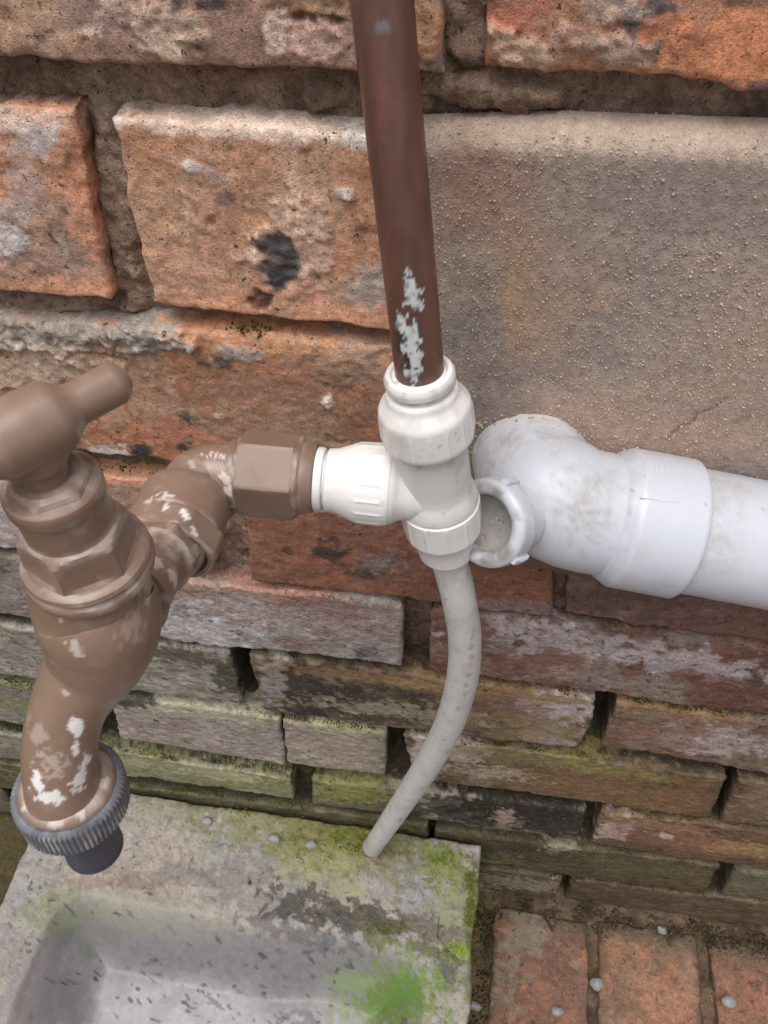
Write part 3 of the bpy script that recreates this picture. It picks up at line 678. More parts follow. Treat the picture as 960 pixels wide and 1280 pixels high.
# ------------------------------------------------------------------ ground: earth sheet, dirt in the corner, clay pavers
gx = np.concatenate([[-60000, -9000, -2000, -700], np.arange(-420, 470, 2.6), [700, 2000, 9000, 60000]])
gy = np.concatenate([[-60000, -9000, -2500, -900], np.arange(-460, 30, 2.6), [60, 200]])
X, Y = np.meshgrid(gx, gy)
P = np.stack([X, Y, X * 0], -1).reshape(-1, 3)
hz = 2.2 * fbm(P, 22, 3, 301) + 1.2 * fbm(P, 6, 3, 302)
hz += 9 * sst(P[:, 1], -22, 4)                                  # rubble and silt banked against the wall
hz += 7 * (1 - sst(np.abs(P[:, 0] - 68), 6, 22)) * sst(P[:, 1], -330, -300)
far = (np.abs(P[:, 0]) > 500) | (P[:, 1] < -470)
hz[far] = 0
P[:, 2] = ZG - 3 + hz
cg = mixc(np.broadcast_to(C(116, 92, 72), P.shape).copy(), C(80, 64, 48), sst(fbm(P, 16, 3, 303), -0.6, 0.6))
cg = mixc(cg, C(96, 88, 40), sst(fbm(P, 20, 3, 304), 0.2, 0.9) * 0.5)
cg = mixc(cg, C(150, 130, 116), sst(fbm(P, 5, 3, 305), 0.8, 1.3) * 0.6)
cg = mixc(cg, C(104, 96, 44), (1 - sst(np.abs(P[:, 0] - 70), 10, 24)) * sst(fbm(P, 9, 3, 306), -0.4, 0.6) * 0.6)
cg = mixc(cg, C(72, 64, 30), sst(-P[:, 0], 320, 345) * 0.8)
ground = build('ground', P, grid_faces(*X.shape, flip=False), M_EARTH, None, base=(0, 0, ZG), col=cg, rgh=0.9)
tag(ground, kind='structure')

paving = thing('paving', (100, -100, ZG), None, None); paving['kind'] = 'structure'


def paver(x0, x1, y0, y1, A, B, seed, hi=4.6, st=1.3):
    nu, nv = int((x1 - x0) / st), int((y1 - y0) / st)
    back = np.array([14, 8, 4, 1.5]); nb = 4
    u = np.concatenate([np.zeros(nb), np.linspace(0, 1, nu), np.ones(nb)])
    v = np.concatenate([np.zeros(nb), np.linspace(0, 1, nv), np.ones(nb)])
    U, V_ = np.meshgrid(u, v)
    D = np.maximum(*np.meshgrid(np.concatenate([back, np.zeros(nu), back[::-1]]), np.concatenate([back, np.zeros(nv), back[::-1]])))
    X = x0 + (x1 - x0) * U; Y = y0 + (y1 - y0) * V_
    P3 = np.stack([X, Y, X * 0], -1)
    rr = np.clip(4 + 2.5 * fbm(P3, 20, 3, seed) + fbm(P3, 6, 2, seed + 1), 1.5, 9)
    dx = np.minimum(U, 1 - U) * (x1 - x0); dy = np.minimum(V_, 1 - V_) * (y1 - y0)
    s = np.clip(np.hypot(np.clip(1 - dx / rr, 0, 1), np.clip(1 - dy / rr, 0, 1)), 0, 1)
    X = X + 1.6 * fbm(P3, 16, 3, seed + 2); Y = Y + 1.4 * fbm(P3, 16, 3, seed + 3)
    Zz = ZG + hi - D - rr * 0.6 * (1 - np.sqrt(1 - s * s * 0.98)) + 0.8 * fbm(P3, 24, 2, seed + 4) + 0.5 * fbm(P3, 6, 3, seed + 5)
    P = np.stack([X, Y, Zz], -1).reshape(-1, 3)
    colr = mixc(np.broadcast_to(C(*A), P.shape).copy(), C(*B), sst(fbm(P, 26, 4, seed + 6), -0.6, 0.6))
    colr *= (1 + 0.16 * fbm(P, 3.5, 3, seed + 7))[:, None]
    colr = mixc(colr, C(60, 50, 42), sst(fbm(P, 4, 3, seed + 8), 0.9, 1.3) * 0.7)
    colr = mixc(colr, C(140, 118, 100), sst(fbm(P, 18, 3, seed + 9), 0.5, 1.0) * 0.55)
    colr = mixc(colr, C(104, 84, 62), sst(fbm(P, 15, 4, seed + 14, 0.65), 0.1, 0.9) * 0.65)
    rim = (1 - sst(np.minimum(dx, dy), 1, 9)).ravel() * sst(fbm(P, 10, 3, seed + 10), -0.5, 0.6)
    colr = mixc(colr, C(84, 70, 50), rim * 0.75)
    colr = mixc(colr, C(60, 66, 34), sst(fbm(P, 30, 3, seed + 11), 0.7, 1.2) * 0.35)
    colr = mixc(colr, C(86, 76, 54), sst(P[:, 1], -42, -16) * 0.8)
    if x0 < 100: colr = mixc(colr, C(128, 122, 100), GRND.blob(P, 655, 1170, 22, 60, 25, 0.7, 7, 4) * 0.6)
    rg = 0.62 - 0.25 * sst(fbm(P, 24, 3, seed + 12), 0.0, 0.9)
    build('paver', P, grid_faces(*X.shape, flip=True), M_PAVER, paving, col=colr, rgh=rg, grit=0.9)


paver(84, 175, -230, -15, (156, 98, 64), (120, 80, 60), 401)
paver(186, 281, -230, -12, (154, 102, 68), (126, 90, 64), 402)
paver(293, 388, -230, -10, (144, 90, 62), (122, 80, 58), 403)
paver(400, 495, -230, -10, (132, 88, 64), (118, 80, 60), 404, st=5)
for k, x in enumerate((84, 186, 293, 400)): paver(x, x + 92, -460, -241, (140, 90, 66), (126, 84, 62), 410 + k, st=4)

# ------------------------------------------------------------------ concrete gully basin
BT = -712.0
basin = thing('concrete_basin', (-139, -210, ZG), 'grey concrete drain basin with mossy rim standing on the ground against the wall', 'basin')
bx = np.arange(-338, 58.5, 1.0); by = np.concatenate([np.arange(-430, -172, 4.0), np.arange(-172, -3.9, 1.0)])
nb = 5; back = np.array([150, 60, 14, 5, 1.8])
ux = np.concatenate([np.full(nb, bx[0]), bx, np.full(nb, bx[-1])]); uy = np.concatenate([np.full(nb, by[0]), by, np.full(nb, by[-1])])
D = np.maximum(*np.meshgrid(np.concatenate([back, bx * 0, back[::-1]]), np.concatenate([back, by * 0, back[::-1]])))
X, Y = np.meshgrid(ux, uy)
P3 = np.stack([X, Y, X * 0], -1)
xi0, xi1, yi0, yi1 = -296 + 3 * fbm(P3, 60, 2, 501), 22 + 2.5 * fbm(P3, 50, 2, 502), -392, -92 + 3 * fbm(P3, 60, 2, 503)
# rounded-corner distance to the inner edge
cx_, cy_ = (xi0 + xi1) / 2, (yi0 + yi1) / 2; hx, hy = (xi1 - xi0) / 2, (yi1 - yi0) / 2
R_ = 34
qx, qy = np.abs(X - cx_) - (hx - R_), np.abs(Y - cy_) - (hy - R_)
sd = -(np.hypot(np.maximum(qx, 0), np.maximum(qy, 0)) + np.minimum(np.maximum(qx, qy), 0) - R_)
Zz = BT - 62 * sst(sd, -3, 44) - 3.0 * sst(sd, 0, 6) - 0.03 * np.clip(sd, 0, 200)
ex = np.minimum(np.minimum(X - bx[0], bx[-1] - X), by[-1] - Y)
re = np.clip(5 + 3 * fbm(P3, 18, 3, 504) + 1.5 * fbm(P3, 5, 2, 505), 2, 12)
s = np.clip(1 - ex / re, 0, 1)
Zz -= re * 0.7 * (1 - np.sqrt(1 - s * s * 0.98))
rim = 1 - sst(sd, -12, 14)
Zz += (1.4 * fbm(P3, 26, 2, 506) + rim * (0.9 * fbm(P3, 6, 3, 507, 0.6) - 1.6 * sst(fbm(P3, 4.5, 2, 508), 1.0, 1.4)))
Zz -= D * 1.02
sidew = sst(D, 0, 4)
X = X + 2.2 * fbm(P3, 40, 2, 509) * (ex < 30) + sidew * fbm(np.stack([X, Y, D], -1), 6, 3, 510) * 0.9
Y = Y + sidew * fbm(np.stack([X, Y, D], -1), 6, 3, 511) * 0.7
P = np.stack([X, Y, Zz], -1).reshape(-1, 3)
sdf = sd.ravel(); rimf = rim.ravel()
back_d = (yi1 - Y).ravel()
cb = mixc(np.broadcast_to(C(158, 146, 134), P.shape).copy(), C(146, 142, 138), sst(fbm(P, 40, 3, 520), -0.5, 0.6))
cb = mixc(cb, C(174, 160, 146), sst(fbm(P, 16, 4, 521), 0.2, 1.0) * 0.6)
cb = mixc(cb, C(150, 148, 150), sst(sdf, -2, 20) * 0.8)
cb = mixc(cb, C(112, 108, 108), sst(back_d, -1, 10) * (1 - sst(back_d + 9 * fbm(P, 30, 3, 530), 26, 58)) * sst(sdf, -2, 8) * 0.7)  # shade on the hollow's back slope, painted into the concrete colour
cb *= (1 + 0.12 * fbm(P, 4.0, 3, 522, 0.7))[:, None]


def bb(x, y, rx, ry, a, c, w, wp=0.5, size=9, soft=0.3):
    global cb, bseed
    bseed += 1
    cb = mixc(cb, c, TOPB.blob(P, x, y, rx, ry, a, wp, size, 600 + bseed, soft) * w)


bseed = 0
bb(300, 1010, 190, 26, 8, C(140, 136, 100), 0.7, 0.6, 14, 0.5)
bb(420, 1050, 90, 42, 10, C(118, 116, 58), 0.85, 0.6, 12, 0.45)
bb(440, 1040, 50, 22, 0, C(104, 104, 30), 0.8, 0.6, 8)
bb(400, 1090, 50, 30, 20, C(150, 150, 92), 0.6, 0.7, 8)
bb(560, 1085, 42, 26, 40, C(126, 136, 60), 0.85, 0.6, 8)
bb(575, 1130, 34, 44, 0, C(134, 138, 80), 0.65, 0.6, 10, 0.5)
bb(570, 1190, 20, 14, 0, C(140, 158, 60), 0.85, 0.6, 8)
bb(590, 1160, 12, 90, 0, C(96, 100, 40), 0.8, 0.5, 8)
bb(180, 1140, 90, 24, 5, C(144, 142, 118), 0.5, 0.5, 14, 0.5)
bb(70, 1135, 40, 26, -20, C(120, 128, 88), 0.7, 0.5, 10, 0.5)
bb(240, 1095, 120, 14, 3, C(124, 112, 102), 0.7, 0.7, 10)
bb(150, 1105, 60, 8, 0, C(136, 108, 84), 0.5, 0.8, 6)
bb(330, 1130, 60, 14, 10, C(132, 126, 120), 0.8, 0.7, 9)
bb(420, 1140, 60, 18, 15, C(76, 70, 62), 0.85, 1.0, 9, 0.2)
bb(470, 1150, 40, 16, 20, C(80, 76, 56), 0.85, 0.9, 7, 0.2)
bb(500, 1180, 60, 8, 15, C(90, 90, 46), 0.8, 0.9, 6, 0.2)
bb(370, 1165, 60, 9, 12, C(98, 94, 92), 0.7, 1.0, 7, 0.2)
bb(540, 1165, 40, 14, 20, C(96, 80, 62), 0.7, 0.8, 7)
bb(560, 1215, 14, 26, 10, C(70, 66, 58), 0.8, 0.8, 7, 0.2)
bb(490, 1245, 62, 42, 0, C(124, 130, 84), 0.7, 1.0, 7, 0.8)
bb(495, 1240, 46, 34, 0, C(104, 128, 34), 0.85, 1.1, 4, 0.6)
bb(498, 1235, 28, 20, 0, C(88, 130, 16), 0.9, 1.1, 3, 0.5)
bb(440, 1215, 30, 14, 10, C(130, 150, 90), 0.7, 0.5, 8, 0.5)
bb(470, 1280, 40, 12, 0, C(90, 84, 76), 0.7, 0.8, 7, 0.2)
bb(370, 1268, 26, 16, 20, C(112, 108, 108), 0.85, 0.9, 7, 0.15)
bb(250, 1235, 20, 3, 40, C(92, 88, 90), 0.8, 0.4, 4, 0.2)
bb(40, 1240, 50, 60, 0, C(128, 116, 114), 0.6, 0.5, 14, 0.5)
# water splashes: dark flecks
fr = np.random.RandomState(8)
for k in range(120):
    x = fr.uniform(10, 470); y = fr.uniform(1110, 1278)
    if fr.rand() < 0.5: x = fr.uniform(90, 420); y = fr.uniform(1180, 1278)
    L_ = fr.uniform(1.8, 5.5) * (1.5 if fr.rand() < 0.15 else 1)
    bb(x, y, L_, fr.uniform(1.2, 2.6), fr.uniform(-10, 60), C(78, 72, 70), fr.uniform(0.35, 0.95), 0.4, 3, 0.22)
bb(360, 1030, 110, 34, 8, C(124, 122, 60), 0.6, 1.1, 4, 0.25)
bb(470, 1040, 40, 20, 8, C(110, 106, 36), 0.7, 1.1, 4, 0.25)
for k in range(22):      # fan of wet streaks below the mossy rim
    a = k / 21.0
    bb(330 + 110 * a + fr.uniform(-5, 5), 1140 + 14 * a + fr.uniform(-9, 9), fr.uniform(6, 15), 2.4, -50 + 120 * a, C(78, 74, 70), 0.85, 0.4, 3, 0.15)
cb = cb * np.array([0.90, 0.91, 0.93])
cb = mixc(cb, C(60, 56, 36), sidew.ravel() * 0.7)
cb = mixc(cb, C(60, 54, 46), rimf * sst(fbm(P, 4.5, 2, 508), 1.0, 1.4) * 0.75)
rgb_ = 0.78 - 0.38 * sst(sdf, 0, 30)
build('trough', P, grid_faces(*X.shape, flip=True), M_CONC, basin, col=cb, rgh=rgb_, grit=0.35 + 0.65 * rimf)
BP, BC = P, cb

# moss cushions on the rim, on brick ledges and along the foot of the wall
def moss_clumps(name, parent, centres, seed, small=0.3, large=0.9):
    r = np.random.RandomState(seed); pts = []; cols = []
    for (c, spread, n, cc) in centres:
        d = r.normal(size=(n, 3)) * np.array(spread); pts.append(np.asarray(c) + d)
        k = lin(cc) * r.uniform(0.55, 1.35, (n, 1)); cols.append(k)
    return scatter(name, parent, np.concatenate(pts), np.concatenate(cols), small, large, M_MOSS, 0.95)


def near(P, c, r=3):
    d = np.abs(P[:, 0] - c[0]) + np.abs(P[:, 1] - c[1]); return P[np.argmin(d)]


cl = []
rr_ = np.random.RandomState(12)
for (x, y, sx, sy, n, cc) in [(430, 1045, 42, 14, 60, (112, 120, 40)), (455, 1058, 16, 10, 26, (104, 100, 30)), (560, 1075, 16, 12, 34, (120, 136, 48)), (572, 1190, 10, 7, 16, (134, 156, 52)), (330, 1012, 60, 7, 50, (124, 128, 60)),
                              (588, 1130, 4, 50, 60, (100, 108, 40)), (480, 1162, 26, 5, 24, (96, 104, 44)), (594, 1230, 3, 24, 26, (90, 100, 40)), (380, 1060, 20, 18, 20, (128, 128, 60)), (540, 1090, 8, 20, 18, (122, 134, 60))]:
    for k in range(n):
        q = onZ(x + rr_.normal() * sx * 0.6, y + rr_.normal() * sy * 0.6, BT)
        if q[0] > 57 or q[1] > -5: continue
        q = near(BP[::3], q)
        cl.append((q + [0, 0, 0.2], (1.8, 1.6, 0.35), 14, cc))
moss_clumps('moss', basin, cl, 1)
cl = []
for k in range(90):
    x = rr_.uniform(60, 82); y = rr_.uniform(-160, -6)
    cl.append(((x, y, ZG + 3 + rr_.uniform(0, 3)), (3.5, 3, 1.2), 16, [(78, 66, 46), (92, 94, 40), (112, 92, 70), (60, 50, 38)][k % 4]))
for k in range(90):
    x = rr_.uniform(70, 420); y = rr_.normal() * 6 - 12
    cl.append(((x, min(y, -2), ZG + 8 + rr_.uniform(-2, 3)), (4, 3, 1.4), 16, [(88, 74, 58), (66, 56, 42), (100, 84, 66), (74, 70, 44)][k % 4]))
litter = moss_clumps('dirt_and_moss', ground, cl, 2, 0.4, 1.8)
cl = []
for (x0, y0, x1, y1, n, cc) in [(200, 400, 330, 412, 9, (104, 108, 28)), (100, 580, 205, 594, 5, (70, 70, 30)), (0, 850, 90, 866, 30, (104, 108, 36)), (130, 935, 230, 950, 40, (112, 116, 44)), (240, 950, 370, 962, 30, (92, 92, 36)), (0, 908, 60, 918, 18, (88, 84, 36)),
                                (330, 892, 480, 912, 30, (132, 124, 80)), (540, 922, 730, 945, 40, (100, 90, 36)), (520, 975, 720, 1003, 26, (70, 66, 30)), (570, 842, 730, 862, 26, (120, 98, 44)), (600, 1055, 730, 1068, 30, (84, 80, 44)), (560, 1010, 600, 1018, 14, (60, 56, 30)),
                                (770, 872, 940, 895, 22, (116, 96, 48)), (640, 1085, 900, 1120, 50, (88, 78, 52)), (280, 825, 300, 870, 14, (60, 56, 30)), (160, 980, 380, 1008, 60, (100, 104, 44)), (750, 1010, 950, 1040, 26, (118, 92, 44))]:
    for k in range(n):
        t = rr_.rand(); q = onY(x0 + (x1 - x0) * t, y0 + (y1 - y0) * t + rr_.normal() * 1.5, rr_.uniform(-0.5, 4))
        if rr_.rand() < 0.45: cl.append((q, (3.0, 1.2, 1.2), 16, tuple(int(v * .8) for v in cc)))
moss_clumps('moss', wall, cl, 3)


# ------------------------------------------------------------------ turned and swept parts
def frame(d):
    d = np.asarray(d, float); d = d / np.linalg.norm(d)
    up = np.array([0, 0, 1.0]) if abs(d[2]) < 0.9 else np.array([1.0, 0, 0])
    a = np.cross(up, d); a /= np.linalg.norm(a); b = np.cross(d, a)
    return d, a, b


def hexr(th, af, cap=None, n=6, phase=0):
    t = (th - phase) % (2 * np.pi / n) - np.pi / n
    r = af / 2 / np.cos(t)
    return np.minimum(r, cap) if cap is not None else r


def lathe(name, O, d, prof, mat, parent, color, rgh=0.4, nseg=96, mod=None, paint=None, sharp=38, res=0.9, ref=None, grit=0.6, caps=True, wob=0.05, cav=None):
    """prof: list of (distance along the axis, radius[, hexagon across flats, corner cap]) from O along d"""
    d, a, b = frame(d)
    if ref is not None:
        a = np.asarray(ref, float); a = a - d * (a @ d); a /= np.linalg.norm(a); b = np.cross(d, a)
    pr = []
    for i, p in enumerate(prof):
        p = tuple(p) + (None,) * (4 - len(p)); pr.append(p)
    rows = []
    for p, q in zip(pr[:-1], pr[1:]):
        Ls = math.hypot(q[0] - p[0], q[1] - p[1]); n = max(1, int(Ls / res))
        hx_ = p[2] is not None and q[2] is not None
        for k in range(n):
            t = k / n
            rows.append((p[0] + (q[0] - p[0]) * t, p[1] + (q[1] - p[1]) * t, (p[2] + (q[2] - p[2]) * t) if hx_ else (p[2] if k == 0 else None), p[3] if (hx_ or k == 0) else None))
    rows.append(pr[-1])
    th = np.linspace(0, 2 * np.pi, nseg, endpoint=False)
    V = []
    for (s_, r_, af, cp_) in rows:
        rad = np.full(nseg, float(r_))
        if af: rad = hexr(th, af, r_)
        if mod is not None: rad = rad + mod(th, s_, r_)
        V.append(O + d * s_ + np.outer(rad * np.cos(th), a) + np.outer(rad * np.sin(th), b))
    V = np.array(V)
    nr = len(V); V = V.reshape(-1, 3)
    if wob: V = V + wob * np.stack([fbm(V, 7, 2, 900 + k) for k in range(3)], -1)
    F = grid_faces(nr, nseg, closed=True)
    Ft = None
    if caps:
        c0, c1 = V[:nseg].mean(0), V[-nseg:].mean(0)
        V = np.vstack([V, c0, c1]); n0 = len(V) - 2; j = np.arange(nseg); j2 = (j + 1) % nseg
        Ft = np.vstack([np.stack([np.full(nseg, n0), j2, j], -1), np.stack([np.full(nseg, n0 + 1), (nr - 1) * nseg + j, (nr - 1) * nseg + j2], -1)])
    c = np.broadcast_to(color, V.shape).copy(); rg = np.full(len(V), rgh); gr = np.full(len(V), grit)
    if paint: c, rg = paint(V, c, rg)
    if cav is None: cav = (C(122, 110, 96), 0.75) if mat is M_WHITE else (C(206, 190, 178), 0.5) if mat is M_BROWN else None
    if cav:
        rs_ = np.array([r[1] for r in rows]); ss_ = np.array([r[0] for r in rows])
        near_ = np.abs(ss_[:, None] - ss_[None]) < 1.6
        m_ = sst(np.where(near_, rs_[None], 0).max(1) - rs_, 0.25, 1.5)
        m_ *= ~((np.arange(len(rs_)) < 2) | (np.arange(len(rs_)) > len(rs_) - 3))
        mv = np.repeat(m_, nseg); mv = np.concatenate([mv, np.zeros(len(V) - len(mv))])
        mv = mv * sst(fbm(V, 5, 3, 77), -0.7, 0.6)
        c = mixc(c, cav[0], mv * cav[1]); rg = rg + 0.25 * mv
    return build(name, V, F, mat, parent, col=c, rgh=rg, grit=gr, sharp=sharp, Ft=Ft)


def catmull(pts, n):
    pts = np.asarray(pts, float); P_ = np.vstack([2 * pts[0] - pts[1], pts, 2 * pts[-1] - pts[-2]])
    out = []
    for i in range(1, len(P_) - 2):
        p0, p1, p2, p3 = P_[i - 1:i + 3]
        for t in np.linspace(0, 1, n, endpoint=False):
            out.append(0.5 * ((2 * p1) + (-p0 + p2) * t + (2 * p0 - 5 * p1 + 4 * p2 - p3) * t * t + (-p0 + 3 * p1 - 3 * p2 + p3) * t ** 3))
    out.append(P_[-2]); return np.array(out)


def sweep(name, pts, mat, parent, color, rgh=0.4, nseg=72, n=14, paint=None, caps=True, sharp=45, grit=0.6, wob=0.05):
    """pts: (x, y, z, radius)"""
    Q = catmull(pts, n); P_, R = Q[:, :3], Q[:, 3]
    T = np.gradient(P_, axis=0); T /= np.linalg.norm(T, axis=1)[:, None]
    _, a, b = frame(T[0]); th = np.linspace(0, 2 * np.pi, nseg, endpoint=False)
    V = []
    for p, t, r_ in zip(P_, T, R):
        a = a - t * (a @ t); a /= np.linalg.norm(a); b = np.cross(t, a)
        V.append(p + r_ * (np.outer(np.cos(th), a) + np.outer(np.sin(th), b)))
    V = np.array(V); nr = len(V); V = V.reshape(-1, 3)
    if wob: V = V + wob * np.stack([fbm(V, 7, 2, 950 + k) for k in range(3)], -1)
    F = grid_faces(nr, nseg, closed=True); Ft = None
    if caps:
        V = np.vstack([V, P_[0], P_[-1]]); n0 = len(V) - 2; j = np.arange(nseg); j2 = (j + 1) % nseg
        Ft = np.vstack([np.stack([np.full(nseg, n0), j2, j], -1), np.stack([np.full(nseg, n0 + 1), (nr - 1) * nseg + j, (nr - 1) * nseg + j2], -1)])
    c = np.broadcast_to(color, V.shape).copy(); rg = np.full(len(V), rgh)
    if paint: c, rg = paint(V, c, rg)
    return build(name, V, F, mat, parent, col=c, rgh=rg, grit=grit, sharp=sharp, Ft=Ft)


def snap(V, c):
    """the point of this surface that lies on the sight line to c, nearest side"""
    d = np.asarray(c, float) - CAM; d /= np.linalg.norm(d)
    q = V - CAM; t = q @ d; off = np.linalg.norm(q - np.outer(t, d), axis=1)
    k = np.nonzero(off < 1.3)[0]
    return V[k[np.argmin(t[k])]] if len(k) else np.asarray(c)


def spot(V, c, r, warp=0.4, size=2.5, seed=0, soft=0.2, stretch=None):
    """patch of a surface around the point c; r in mm; stretch = (direction, factor)"""
    q = V - snap(V, c)
    if stretch is not None:
        d = np.asarray(stretch[0], float); d /= np.linalg.norm(d)
        al = q @ d; q = q - np.outer(al, d) + np.outer(al / stretch[1], d)
    dd = np.linalg.norm(q, axis=1) / r; m = np.zeros(len(V)); k = dd < 2.4
    if k.any(): m[k] = 1 - sst(dd[k] + warp * fbm(V[k], size, 4, seed, 0.6), 1 - soft, 1 + soft)
    return m


def dirt(V, c, amount, tint, size=7, seed=0, lo=0.3, hi=1.1):
    return mixc(c, tint, sst(fbm(V, size, 4, seed, 0.65), lo, hi) * amount)


# ------------------------------------------------------------------ copper pipe
P0, P1 = atd(477, 0, 184), atd(526.5, 484, 243)
dirp = (P1 - P0); dirp /= np.linalg.norm(dirp)
pipe_top = P0 - dirp * 120
copper = thing('copper_pipe', P1 + dirp * 8, 'brown tarnished copper water pipe coming down the wall into the white tee', 'pipe')


def paint_copper(V, c, rg):
    s = (V - P0) @ dirp
    c = mixc(c, C(122, 70, 56), sst(fbm(V, (7, 7, 30), 3, 701), -0.2, 1.0) * 0.55)
    c = mixc(c, C(58, 42, 38), sst(fbm(V, (4, 4, 26), 4, 702), 0.0, 1.4) * 0.5)
    c = mixc(c, C(110, 96, 92), sst(fbm(V, (4, 4, 9), 3, 703), 0.85, 1.3) * 0.35)
    c = mixc(c, C(60, 34, 24), sst(s, 84, 112) * 0.45)
    for i, (x, y, r, st_) in enumerate([(519, 360, 2.0, 1.3), (516, 378, 2.3, 1.2), (522, 370, 1.6, 1.6), (500, 408, 2.2, 1.2), (514, 410, 1.6, 2), (506, 424, 2.4, 1.5), (520, 432, 1.5, 1.8), (508, 446, 2.3, 1.6), (516, 456, 2.0, 1.6), (512, 470, 2.2, 1.4), (529, 386, 1.0, 1.5), (512, 344, 0.9, 1.8)]):
        dd = 176 + (y - 0) * 0.118
        m = spot(V, atd(x, y, dd), r * 0.85, 0.9, 2.0, 720 + i, 0.12, (dirp, st_))
        c = mixc(c, mixc(np.broadcast_to(C(186, 190, 192), V.shape).copy(), C(112, 112, 116), sst(fbm(V, 1.6, 3, 761), 0.0, 1.1)), m * 0.95); rg = rg + m * 0.3
    for i, (x, y, r) in enumerate([(506, 434, 3.4), (512, 460, 3.0)]):
        m = spot(V, atd(x, y, 176 + y * 0.118), r, 0.6, 3, 740 + i, 0.3)
        w_ = (c.max(1) < 0.3)
        c = mixc(c, C(38, 34, 38), m * 0.7 * w_)
    for i, (x, y) in enumerate([(474, 38)]):
        c = mixc(c, C(120, 122, 134), spot(V, atd(x, y, 176 + y * 0.118), 1.3, 0.5, 2, 750 + i, 0.4) * 0.6)
    return c, rg


lathe('pipe_wall', pipe_top, dirp, [(-60, 7.5), (0, 7.5), (np.linalg.norm(P1 - pipe_top) + 10, 7.5)], M_COPPER, copper, C(94, 60, 48), 0.34, 90, None, paint_copper, res=0.8)

# ------------------------------------------------------------------ white push-fit tee
TT = P1.copy()
TB = atd(558.5, 686, 298)
td = TB - TT; TLn = np.linalg.norm(td); td /= TLn
tee = thing('pipe_tee', TT + td * 50, 'white plastic push-fit tee joining the copper pipe, the brown nut and the grey tail pipe', 'pipe fitting')
WH = C(226, 223, 220)


def paint_white(seed, dirtw=0.35):
    def f(V, c, rg):
        c = dirt(V, c, dirtw, C(176, 168, 156), 9, seed, 0.2, 1.2)
        c = dirt(V, c, 0.5, C(140, 126, 110), 3.0, seed + 5, 0.95, 1.35)
        return c, rg + 0.1 * sst(fbm(V, 8, 3, seed + 9), 0, 1)
    return f


def ribs(n, h, s0, s1, width=0.35, phase=0.0):
    def f(th, s, r):
        if not (s0 <= s <= s1): return 0.0
        k = np.abs(((th - phase) * n / (2 * np.pi)) % 1 - 0.5)
        return h * (1 - sst(k, 0.03, 0.09)) * (1.0 if s0 + 0.5 < s < s1 - 0.5 else 0.5)
    return f


tn = np.cross([1.0, 0, 0], td); tn /= np.linalg.norm(tn)
if tn[1] > 0: tn = -tn


def ts(py, r):                                # distance along the tee axis at which its front (radius r) shows at row py
    lo, hi = -30.0, 130.0
    for _ in range(40):
        m = (lo + hi) / 2; v = TT + td * m + tn * r - CAM; y = 640 - FPX * (v @ UPV) / (v @ FWD)
        if y < py: lo = m
        else: hi = m
    return lo


# stations along the tee axis, measured from the rim round the copper pipe
k = ts(507, 10.9)
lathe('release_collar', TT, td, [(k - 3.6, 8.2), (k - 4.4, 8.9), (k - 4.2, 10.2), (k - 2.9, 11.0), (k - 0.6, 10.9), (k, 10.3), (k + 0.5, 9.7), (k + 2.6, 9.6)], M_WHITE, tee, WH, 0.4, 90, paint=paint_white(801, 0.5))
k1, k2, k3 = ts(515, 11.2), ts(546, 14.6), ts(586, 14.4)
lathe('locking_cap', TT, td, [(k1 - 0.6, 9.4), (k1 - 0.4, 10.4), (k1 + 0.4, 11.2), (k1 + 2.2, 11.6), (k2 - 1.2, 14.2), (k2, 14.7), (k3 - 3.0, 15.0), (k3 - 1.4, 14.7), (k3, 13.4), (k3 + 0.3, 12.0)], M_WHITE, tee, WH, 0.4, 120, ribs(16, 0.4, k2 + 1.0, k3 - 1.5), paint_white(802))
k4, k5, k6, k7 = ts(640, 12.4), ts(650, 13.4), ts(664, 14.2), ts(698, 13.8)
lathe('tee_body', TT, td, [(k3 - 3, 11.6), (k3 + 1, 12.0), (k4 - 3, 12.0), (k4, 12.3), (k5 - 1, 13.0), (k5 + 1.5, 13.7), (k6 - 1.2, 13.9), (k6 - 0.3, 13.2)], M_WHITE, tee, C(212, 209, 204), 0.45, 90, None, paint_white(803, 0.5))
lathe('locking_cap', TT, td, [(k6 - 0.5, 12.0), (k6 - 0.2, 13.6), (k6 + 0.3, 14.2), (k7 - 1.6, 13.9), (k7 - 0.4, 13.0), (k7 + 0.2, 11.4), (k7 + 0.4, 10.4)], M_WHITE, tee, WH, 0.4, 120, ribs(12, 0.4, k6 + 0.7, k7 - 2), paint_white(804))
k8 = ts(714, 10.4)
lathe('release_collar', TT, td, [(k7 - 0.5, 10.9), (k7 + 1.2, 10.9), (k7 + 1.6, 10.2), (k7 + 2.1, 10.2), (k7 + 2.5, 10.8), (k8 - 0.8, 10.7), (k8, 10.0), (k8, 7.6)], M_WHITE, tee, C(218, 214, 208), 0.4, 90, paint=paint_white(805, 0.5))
TB = TT + td * k8
B0 = TT + td * ts(612, 0); B1 = atd(300, 590, 278)
bd = B1 - B0; BLn = np.linalg.norm(bd); bd /= BLn


def bs(px):                                   # distance along the branch of the photo's column px
    lo, hi = 0.0, BLn
    for _ in range(40):
        m = (lo + hi) / 2; v = B0 + bd * m - CAM; x = 480 + FPX * (v @ RGT) / (v @ FWD)
        if x > px: lo = m
        else: hi = m
    return lo


